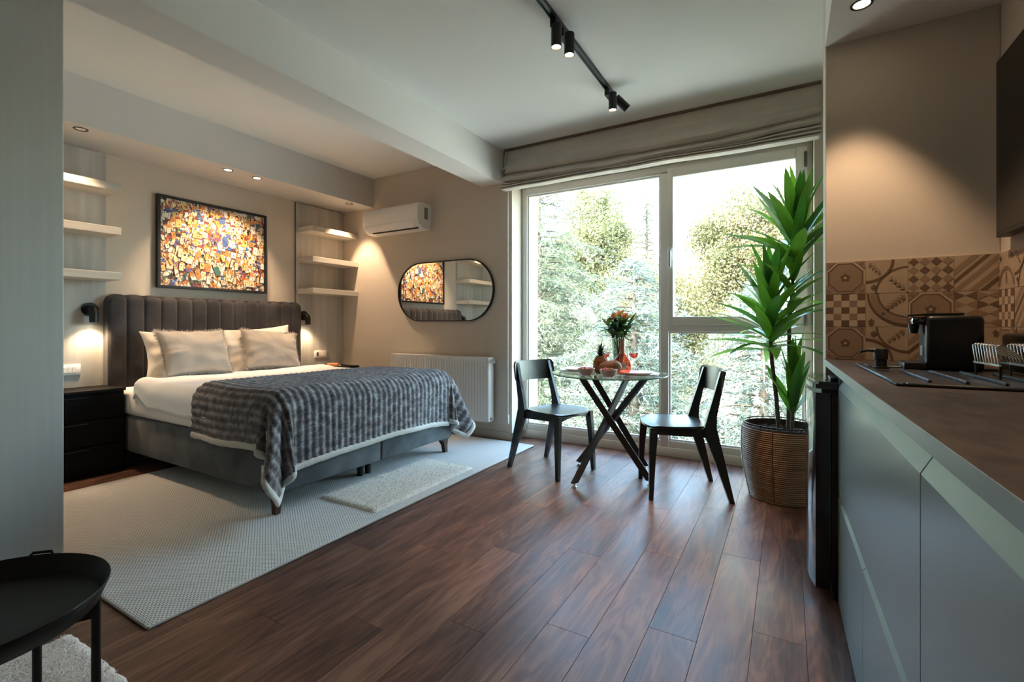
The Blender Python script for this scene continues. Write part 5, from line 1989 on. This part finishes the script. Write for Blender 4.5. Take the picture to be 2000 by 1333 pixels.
def put_tile(kind, w, loc, rz, parent):
    key = (kind, round(w, 4))
    if key not in tcache:
        tcache[key] = tile_mesh(kind, w)
    o = bpy.data.objects.new('tile', tcache[key]); COL.objects.link(o)
    o.parent = parent
    o.location = loc
    o.rotation_euler = (0, 0, rz)


rows = [['octagon', 'arc_a', 'diamond', 'stripes'], ['checker', 'arc_b', 'octagon', 'triangles'], ['octagon', 'arc_c', 'stripes', 'leafarch']]
for r, row in enumerate(rows):
    z = 0.9135 + (2 - r) * TS
    for c, kind in enumerate(row):
        w = TS if c < 3 else 0.1435
        put_tile(kind, w, (0.156 + c * TS, YP, z), 0, wk)
WR = bpy.data.objects['wall_right']
kinds = ['leafarch', 'checker', 'octagon', 'arc_a', 'stripes', 'diamond', 'arc_b', 'triangles']
for r in range(3):
    for c in range(9):
        kind = kinds[(c * 3 + r) % 8]
        put_tile(kind, TS, (XK, YP - 0.0065 - c * TS, 0.9135 + (2 - r) * TS), -pi / 2, WR)

# sink
SO = (0.232, 2.285, 0.913)
t = thing('kitchen_sink', 'black composite sink with drainer ribs set in the worktop', 'sink', SO, KA)
M_sink = mat('black_composite', (0.012, 0.012, 0.013), 0.38, spec=0.5, bump=(500, 0.15, 2))
sx, sy = 0.40, -0.73
mb = MB()
for bx in ((0, sy, 0.022, 0), (sx - 0.022, sy, sx, 0), (0.022, sy, sx - 0.022, sy + 0.022), (0.022, -0.11, sx - 0.022, 0)):
    mb.box(bx[0], bx[1], 0.0002, bx[2], bx[3], 0.009, 0.003, 1)
mb.build('rim', M_sink, t, 40)
MB().box(0.020, sy + 0.02, 0.0002, sx - 0.02, -0.108, 0.003).build('drainer', M_sink, t)
for k in range(4):
    MB().box(0.085 + k * 0.075, sy + 0.10, 0.003, 0.093 + k * 0.075, -0.28, 0.012, 0.002, 1).build('drainer_rib', M_sink, t)
# soap pump
t = thing('soap_dispenser', 'short black soap pump with side spout on the sink corner', 'soap dispenser', (0.278, 2.045, 0.922), radians(180))
mb = MB(); mb.lathe([(0.0001, 0.0), (0.024, 0.0), (0.025, 0.004), (0.017, 0.008), (0.0165, 0.03), (0.020, 0.032), (0.0205, 0.066), (0.019, 0.068), (0.0001, 0.068)], seg=28)
mb.build('body', M_dark, t, 40)
mb = MB(); mb.tube([(0.012, 0, 0.060), (0.035, 0, 0.062), (0.052, 0, 0.058), (0.058, 0, 0.053)], [0.006, 0.0055, 0.005, 0.004], 10); mb.build('spout', M_dark, t, 60)
# coffee machine
t = thing('coffee_machine', 'black capsule coffee machine with drip tray in front of the tiles', 'coffee machine', (0.49, 2.19, 0.913), radians(0))
mb = MB(); mb.box(-0.075, -0.062, 0.0005, 0.075, 0.062, 0.190, 0.016, 3); mb.build('body', M_gls2, t, 40)
mb = MB(); mb.box(-0.112, -0.048, 0.158, -0.070, 0.048, 0.186, 0.010, 2); mb.cyl((-0.098, 0, 0.160), (-0.098, 0, 0.128), 0.017, 0.012, 16); mb.build('spout', M_gloss, t, 40)
mb = MB(); mb.prism([(-0.120, 0.190), (-0.06, 0.191), (0.03, 0.1915), (0.03, 0.199), (-0.06, 0.199), (-0.120, 0.194)], 'y', -0.03, 0.03); mb.build('lever', M_gls2, t)
mb = MB(); mb.box(-0.135, -0.058, 0.0005, -0.074, 0.058, 0.026, 0.004, 2); mb.build('drip_tray', M_gls2, t, 40)
mb = MB()
for k in range(6): mb.box(-0.130, -0.052 + k * 0.0185, 0.026, -0.078, -0.046 + k * 0.0185, 0.029)
mb.build('drip_grid', M_chrome, t)
mb = MB(); mb.box(-0.0775, -0.018, 0.05, -0.075, 0.018, 0.085, 0.001, 1); mb.build('badge', mat('badge_grey', (0.35, 0.34, 0.33), 0.4), t)
# wire racks
for (x, lab) in ((0.525, 'small wire plate rack with silver rods beside the coffee machine'), (0.600, 'small wire plate rack with silver rods nearest the right wall')):
    t = thing('plate_rack', lab, 'rack', (x, 1.855, 0.922), radians(4), 'wire racks on the sink')
    mb = MB()
    for fx in (-0.03, 0.026):
        for fy in (-0.075, 0.075):
            MB().cyl((fx, fy, 0.0), (fx, fy, 0.037), 0.003, seg=8).build('foot', M_dark, t)
    mb = MB()
    mb.box(-0.035, -0.08, 0.036, -0.029, 0.08, 0.041); mb.box(0.024, -0.08, 0.036, 0.030, 0.08, 0.041)
    mb.build('frame', M_chrome, t)
    for k in range(9):
        yy = -0.072 + k * 0.018
        mb = MB(); mb.tube([(-0.032, yy, 0.039), (-0.037, yy + 0.004, 0.090), (-0.024, yy + 0.005, 0.096), (0.020, yy + 0.003, 0.058), (0.027, yy, 0.039)], 0.0017, 6)
        mb.build('rod', M_chrome, t, 60)
t = thing('toaster', 'black box-shaped toaster behind the wire racks against the right wall', 'toaster', (0.675, 2.10, 0.913), KA)
MB().box(-0.05, -0.11, 0.0005, 0.05, 0.11, 0.130, 0.012, 3).build('body', M_gls2, t, 40)
mb = MB(); mb.box(-0.025, -0.085, 0.1295, -0.008, 0.085, 0.131); mb.box(0.008, -0.085, 0.1295, 0.025, 0.085, 0.131); mb.build('slot', M_dark, t)
mb = MB(); mb.box(-0.008, -0.122, 0.08, 0.008, -0.109, 0.088, 0.002, 1); mb.build('lever', M_gls2, t)

# television on the right wall
t = thing('television', 'dark wall-mounted screen at the right edge above the tiles', 'television', (XK - 0.02, 2.0, 1.75))
mb = MB((XK - 0.02, 2.0, 1.75)); mb.box(0.705, 1.44, 1.412, 0.745, 2.548, 2.098, 0.003, 1); mb.build('housing', M_dark, t)
mb = MB((XK - 0.02, 2.0, 1.75)); mb.box(0.7042, 1.447, 1.430, 0.7056, 2.541, 2.091); mb.build('screen', mat('screen_dark', (0.005, 0.005, 0.005), 0.22, spec=0.25), t)
mb = MB((XK - 0.02, 2.0, 1.75)); mb.box(0.744, 1.8, 1.6, 0.7495, 2.2, 1.9); mb.build('wall_bracket', M_dark, t)

# ------------------------------------------------------------------ outdoors
gr = MB().box(-70, YF + 0.5, -9.3, 60, 120, -9.0).build('ground', mat('pale_bounce_paving', (0.42, 0.40, 0.36), 0.95, vary=(0.6, (0.34, 0.33, 0.30))))  # unseen ground, made pale to bounce sunlight up to the ceiling
S(gr)


def leaf_material(name, c0, c1, trl=0.3, nsc=0.9):
    m = mat(name, c0, 0.6, spec=0.25, vary=(nsc, c1, (1, 1, 1), 0.35, 0.65))
    nt = m.node_tree
    bs = nt.nodes['Principled BSDF']; out = nt.nodes['Material Output']
    tr = nt.nodes.new('ShaderNodeBsdfTranslucent')
    rp = [n for n in nt.nodes if n.type == 'VALTORGB'][0]
    nt.links.new(rp.outputs[0], tr.inputs[0])
    mx = nt.nodes.new('ShaderNodeMixShader'); mx.inputs[0].default_value = trl
    nt.links.new(bs.outputs[0], mx.inputs[1]); nt.links.new(tr.outputs[0], mx.inputs[2]); nt.links.new(mx.outputs[0], out.inputs[0])
    return m


M_ced = leaf_material('cedar_needles', (0.075, 0.11, 0.098), (0.16, 0.19, 0.17), 0.25, 1.2)
M_ced2 = leaf_material('cedar_needles_green', (0.075, 0.10, 0.066), (0.16, 0.18, 0.135), 0.25, 1.2)
M_dec = leaf_material('tree_leaves', (0.105, 0.122, 0.058), (0.22, 0.205, 0.11), 0.3, 1.0)
M_dec2 = leaf_material('tree_leaves_gold', (0.125, 0.13, 0.065), (0.26, 0.215, 0.12), 0.3, 1.0)
M_bark = mat('bark', (0.10, 0.075, 0.06), 0.9, bump=(6, 0.6, 4))


def rand_perp(D):
    R = rng.normal(size=D.shape)
    P = np.cross(D, R)
    return P / (np.linalg.norm(P, axis=1, keepdims=True) + 1e-9)


def add_np(name, V, F, m, parent):
    o = bpy.data.objects.new(name, np_mesh(name, V, F, m)); COL.objects.link(o); o.parent = parent; o['kind'] = 'stuff'
    return o


def cedar(label, x, y, zt, Rmax, zlow, nwh, m, dens=1.0, base=-9.0, grp='cedars outside the window', droop=0.18):
    t = thing('cedar_tree', label, 'tree', (x, y, base), 0, grp)
    tb = MB()
    tb.tube([(0, 0, 0), (0, 0, (zt - base) * 0.6), (0, 0, zt - base)], [0.22, 0.13, 0.02], 10)
    C, D, L_ = [], [], []
    for k in range(nwh * 7):
        f = (k + rng.uniform(0, 1)) / (nwh * 7)
        z = zlow + (zt - 0.15 - zlow) * f
        R = Rmax * (1 - f ** 1.7) ** 0.8 + 0.15
        az = k * 2.39996 + rng.uniform(-0.5, 0.5)
        Rb = R * rng.uniform(0.5, 1.1)
        q = np.linspace(0.10, 1, max(6, int(Rb / 0.12)))
        dirv = np.array([cos(az), sin(az)])
        bend = rng.uniform(-0.25, 0.25)
        up_ = rng.uniform(0.05, 0.35)
        zb = z + up_ * Rb * q - droop * rng.uniform(1.2, 3.4) * Rb * q ** 2.2
        side = np.array([-dirv[1], dirv[0]])
        zoff = z - base
        mid = dirv * Rb * 0.5 + side * bend * Rb * 0.25
        end = dirv * Rb * 0.95 + side * bend * Rb * 0.9
        tb.tube([(0, 0, zoff), (mid[0], mid[1], np.interp(0.5, q, zb) - base), (end[0], end[1], zb[-1] - base)], [0.03, 0.018, 0.005], 4)
        for qi, zi in zip(q, zb):
            px, py = dirv * Rb * qi + side * bend * Rb * qi * qi
            tl = Rb * 0.30 * (1 - 0.5 * qi) + 0.12
            for s in (-1, 1):
                ta = az + s * rng.uniform(0.4, 1.3)
                n = max(3, int(tl / 0.06 * dens))
                u = np.linspace(0.05, 1, n)
                dr = rng.uniform(0.2, 0.9)
                pts = np.stack([px + np.cos(ta) * tl * u, py + np.sin(ta) * tl * u, zi - dr * tl * u ** 2 + rng.normal(0, 0.02, n)], 1)
                nn = 4
                pp = np.repeat(pts, nn, 0)
                dd = np.stack([np.full(len(pp), np.cos(ta)), np.full(len(pp), np.sin(ta)), np.full(len(pp), -0.35)], 1) + rng.normal(0, 0.65, (len(pp), 3))
                C.append(pp); D.append(dd)
    C = np.concatenate(C); D = np.concatenate(D)
    D /= np.linalg.norm(D, axis=1, keepdims=True)
    n = len(C)
    C[:, 2] -= base
    L = rng.uniform(0.07, 0.16, n)[:, None]
    P = rand_perp(D) * rng.uniform(0.005, 0.010, n)[:, None]
    V = np.stack([C, C + D * L * 0.5 + P, C + D * L, C + D * L * 0.5 - P], 1).reshape(-1, 3)
    tb.build('trunk', M_bark, t, 60)
    add_np('foliage', V, np.arange(4 * n).reshape(n, 4), m, t)
    return t


def broadleaf(label, x, y, zc, rx, rz_, n, m, base=-9.0, lf=0.05, clumps=70, grp='broadleaf trees outside the window'):
    t = thing('broadleaf_tree', label, 'tree', (x, y, base), 0, grp)
    tb = MB()
    H = zc - base
    tb.tube([(0, 0, 0), (0.1, 0, H * 0.5), (0, 0, H - rz_ * 0.3)], [0.25, 0.18, 0.10], 10)
    cc = rng.normal(size=(clumps, 3)); cc /= np.linalg.norm(cc, axis=1, keepdims=True)
    cc *= (rng.uniform(0.2, 1.0, clumps) ** 0.5)[:, None]
    cc *= np.array([1.0 + 0.45 * nz3(c[0] * 1.7 + x, c[1] * 1.7 + y, c[2] * 1.7) for c in cc])[:, None]
    cc = cc * np.array([rx, rx, rz_]) * 0.86 + np.array([0, 0, H])
    for k in range(0, clumps, 2):
        c = cc[k]
        tb.tube([(0, 0, H - rz_ * 0.55), tuple(c * 0.55 + np.array([0, 0, (H - rz_ * 0.4) * 0.45])), tuple(c)], [0.06, 0.03, 0.008], 5)
    idx = rng.integers(0, clumps, n)
    C = cc[idx] + rng.normal(0, 1, (n, 3)) * np.array([rx, rx, rz_]) * 0.115
    D = rng.normal(size=(n, 3)); D[:, 2] -= 0.4; D /= np.linalg.norm(D, axis=1, keepdims=True)
    L = rng.uniform(lf * 0.7, lf * 1.5, n)[:, None]
    P = rand_perp(D) * L * 0.32
    V = np.stack([C, C + D * L * 0.5 + P, C + D * L, C + D * L * 0.5 - P], 1).reshape(-1, 3)
    tb.build('trunk', M_bark, t, 60)
    add_np('foliage', V, np.arange(4 * n).reshape(n, 4), m, t)
    return t


# (direction x/y of a pixel column times the distance gives the place)
cedar('big silvery cedar filling the left of the window behind the table', -5.6, 11.0, 5.6, 3.3, -4.5, 26, M_ced2)
cedar('silvery blue cedar standing behind the flower vase', -2.7, 9.6, 2.6, 2.7, -4.6, 22, M_ced)
cedar('blue cedar low behind the right chair and planter', -0.35, 9.4, 2.1, 2.4, -4.4, 21, M_ced)
cedar('dark slim cedar between the two tall panes', -4.85, 19.0, 6.3, 1.0, -1.0, 16, M_ced2, 0.7)
broadleaf('rounded yellow-green tree rising behind the big cedar', -6.2, 17.0, 3.9, 1.9, 2.2, 60000, M_dec, lf=0.07, clumps=110)
broadleaf('golden-green leafy tree in the right-hand pane before the white building', -1.10, 15.0, 3.3, 1.75, 1.9, 52000, M_dec2, lf=0.06, clumps=100)
broadleaf('leafy tree low behind the right-hand pane', -3.2, 15.5, 1.0, 1.9, 2.2, 44000, M_dec2, lf=0.07, clumps=90)
broadleaf('leafy tree low in the far left of the window', -9.6, 18.0, 1.8, 2.6, 3.2, 46000, M_dec, lf=0.09, clumps=90)
broadleaf('wide golden tree in the distance below the sky patch', -5.6, 26.0, 0.6, 4.0, 4.2, 46000, M_dec2, lf=0.11, clumps=90)
broadleaf('wide dark tree in the distance at the right', 2.4, 26.0, 0.2, 3.9, 4.4, 40000, M_dec, lf=0.11, clumps=90)

# round white building
M_stone = mat('pale_stone', (0.55, 0.53, 0.49), 0.85)
M_bwin = mat('building_glass', (0.07, 0.08, 0.095), 0.45)
BX, BY, BR_ = 6.2, 52.0, 12.6
t = thing('round_building', 'pale round-fronted building rising behind the golden tree', 'building', (BX, BY, -9.0))
mb = MB(); mb.lathe([(BR_, 0.0), (BR_, 31.5)], seg=96); mb.lathe([(BR_, 31.5), (0.001, 32.0)], seg=96); mb.build('wall', M_stone, t, 30)
for z in (18.2, 23.6, 31.2):
    mb = MB(); mb.lathe([(BR_ - 0.1, z), (BR_ + 0.35, z + 0.05), (BR_ + 0.45, z + 0.35), (BR_ + 0.1, z + 0.45), (BR_ - 0.1, z + 0.45)], seg=96); mb.build('cornice', M_stone, t, 40)
for fl_, zz in enumerate((15.0, 19.6, 24.9)):
    for k in range(13):
        a = radians(188 + k * 13.5)
        mtx = Matrix.Translation((BR_ * cos(a), BR_ * sin(a), zz)) @ Matrix.Rotation(a, 4, 'Z')
        mb = MB()
        arch = [(-0.55, 0.0), (0.55, 0.0), (0.55, 1.5)] + [(0.55 * cos(q * pi / 8), 1.5 + 0.55 * sin(q * pi / 8)) for q in range(1, 8)] + [(-0.55, 1.5)]
        mb.prism(arch, 'x', -0.05, 0.03)
        mb.v = [tuple(mtx @ Vector(p)) for p in mb.v]
        w = mb.build('window', M_bwin, t)
        mb = MB()
        for (a0, b0, a1, b1) in ((-0.68, -0.15, 0.68, 0.0), (-0.68, 0.0, -0.55, 1.6), (0.55, 0.0, 0.68, 1.6)):
            mb.box(-0.02, a0, b0, 0.16, a1, b1)
        for q in range(8):
            t0, t1 = q * pi / 8, (q + 1) * pi / 8
            mb.prism([(0.56 * cos(t0), 1.5 + 0.56 * sin(t0)), (0.70 * cos(t0), 1.5 + 0.70 * sin(t0)), (0.70 * cos(t1), 1.5 + 0.70 * sin(t1)), (0.56 * cos(t1), 1.5 + 0.56 * sin(t1))], 'x', -0.02, 0.16)
        mb.v = [tuple(mtx @ Vector(p)) for p in mb.v]
        mb.build('window_surround', M_stone, w)
# low house
HO = (-12.5, 60.0, -7.5)
t = thing('low_house', 'pale house with sloping roof half hidden by the golden tree', 'building', HO)
mb = MB(); mb.box(-5.0, -3, 0, 6.0, 5, 16.6); mb.build('wall', M_stone, t)
mb = MB(); mb.prism([(-3.6, 16.6), (5.6, 16.6), (1.0, 19.6)], 'x', -5.6, 6.4); mb.build('roof', mat('roof_pale', (0.52, 0.42, 0.36), 0.8), t)
for k in range(6):
    mb = MB(); mb.box(-4.2 + k * 1.75, -3.04, 13.6, -3.3 + k * 1.75, -2.96, 15.2); w = mb.build('window', M_bwin, t)
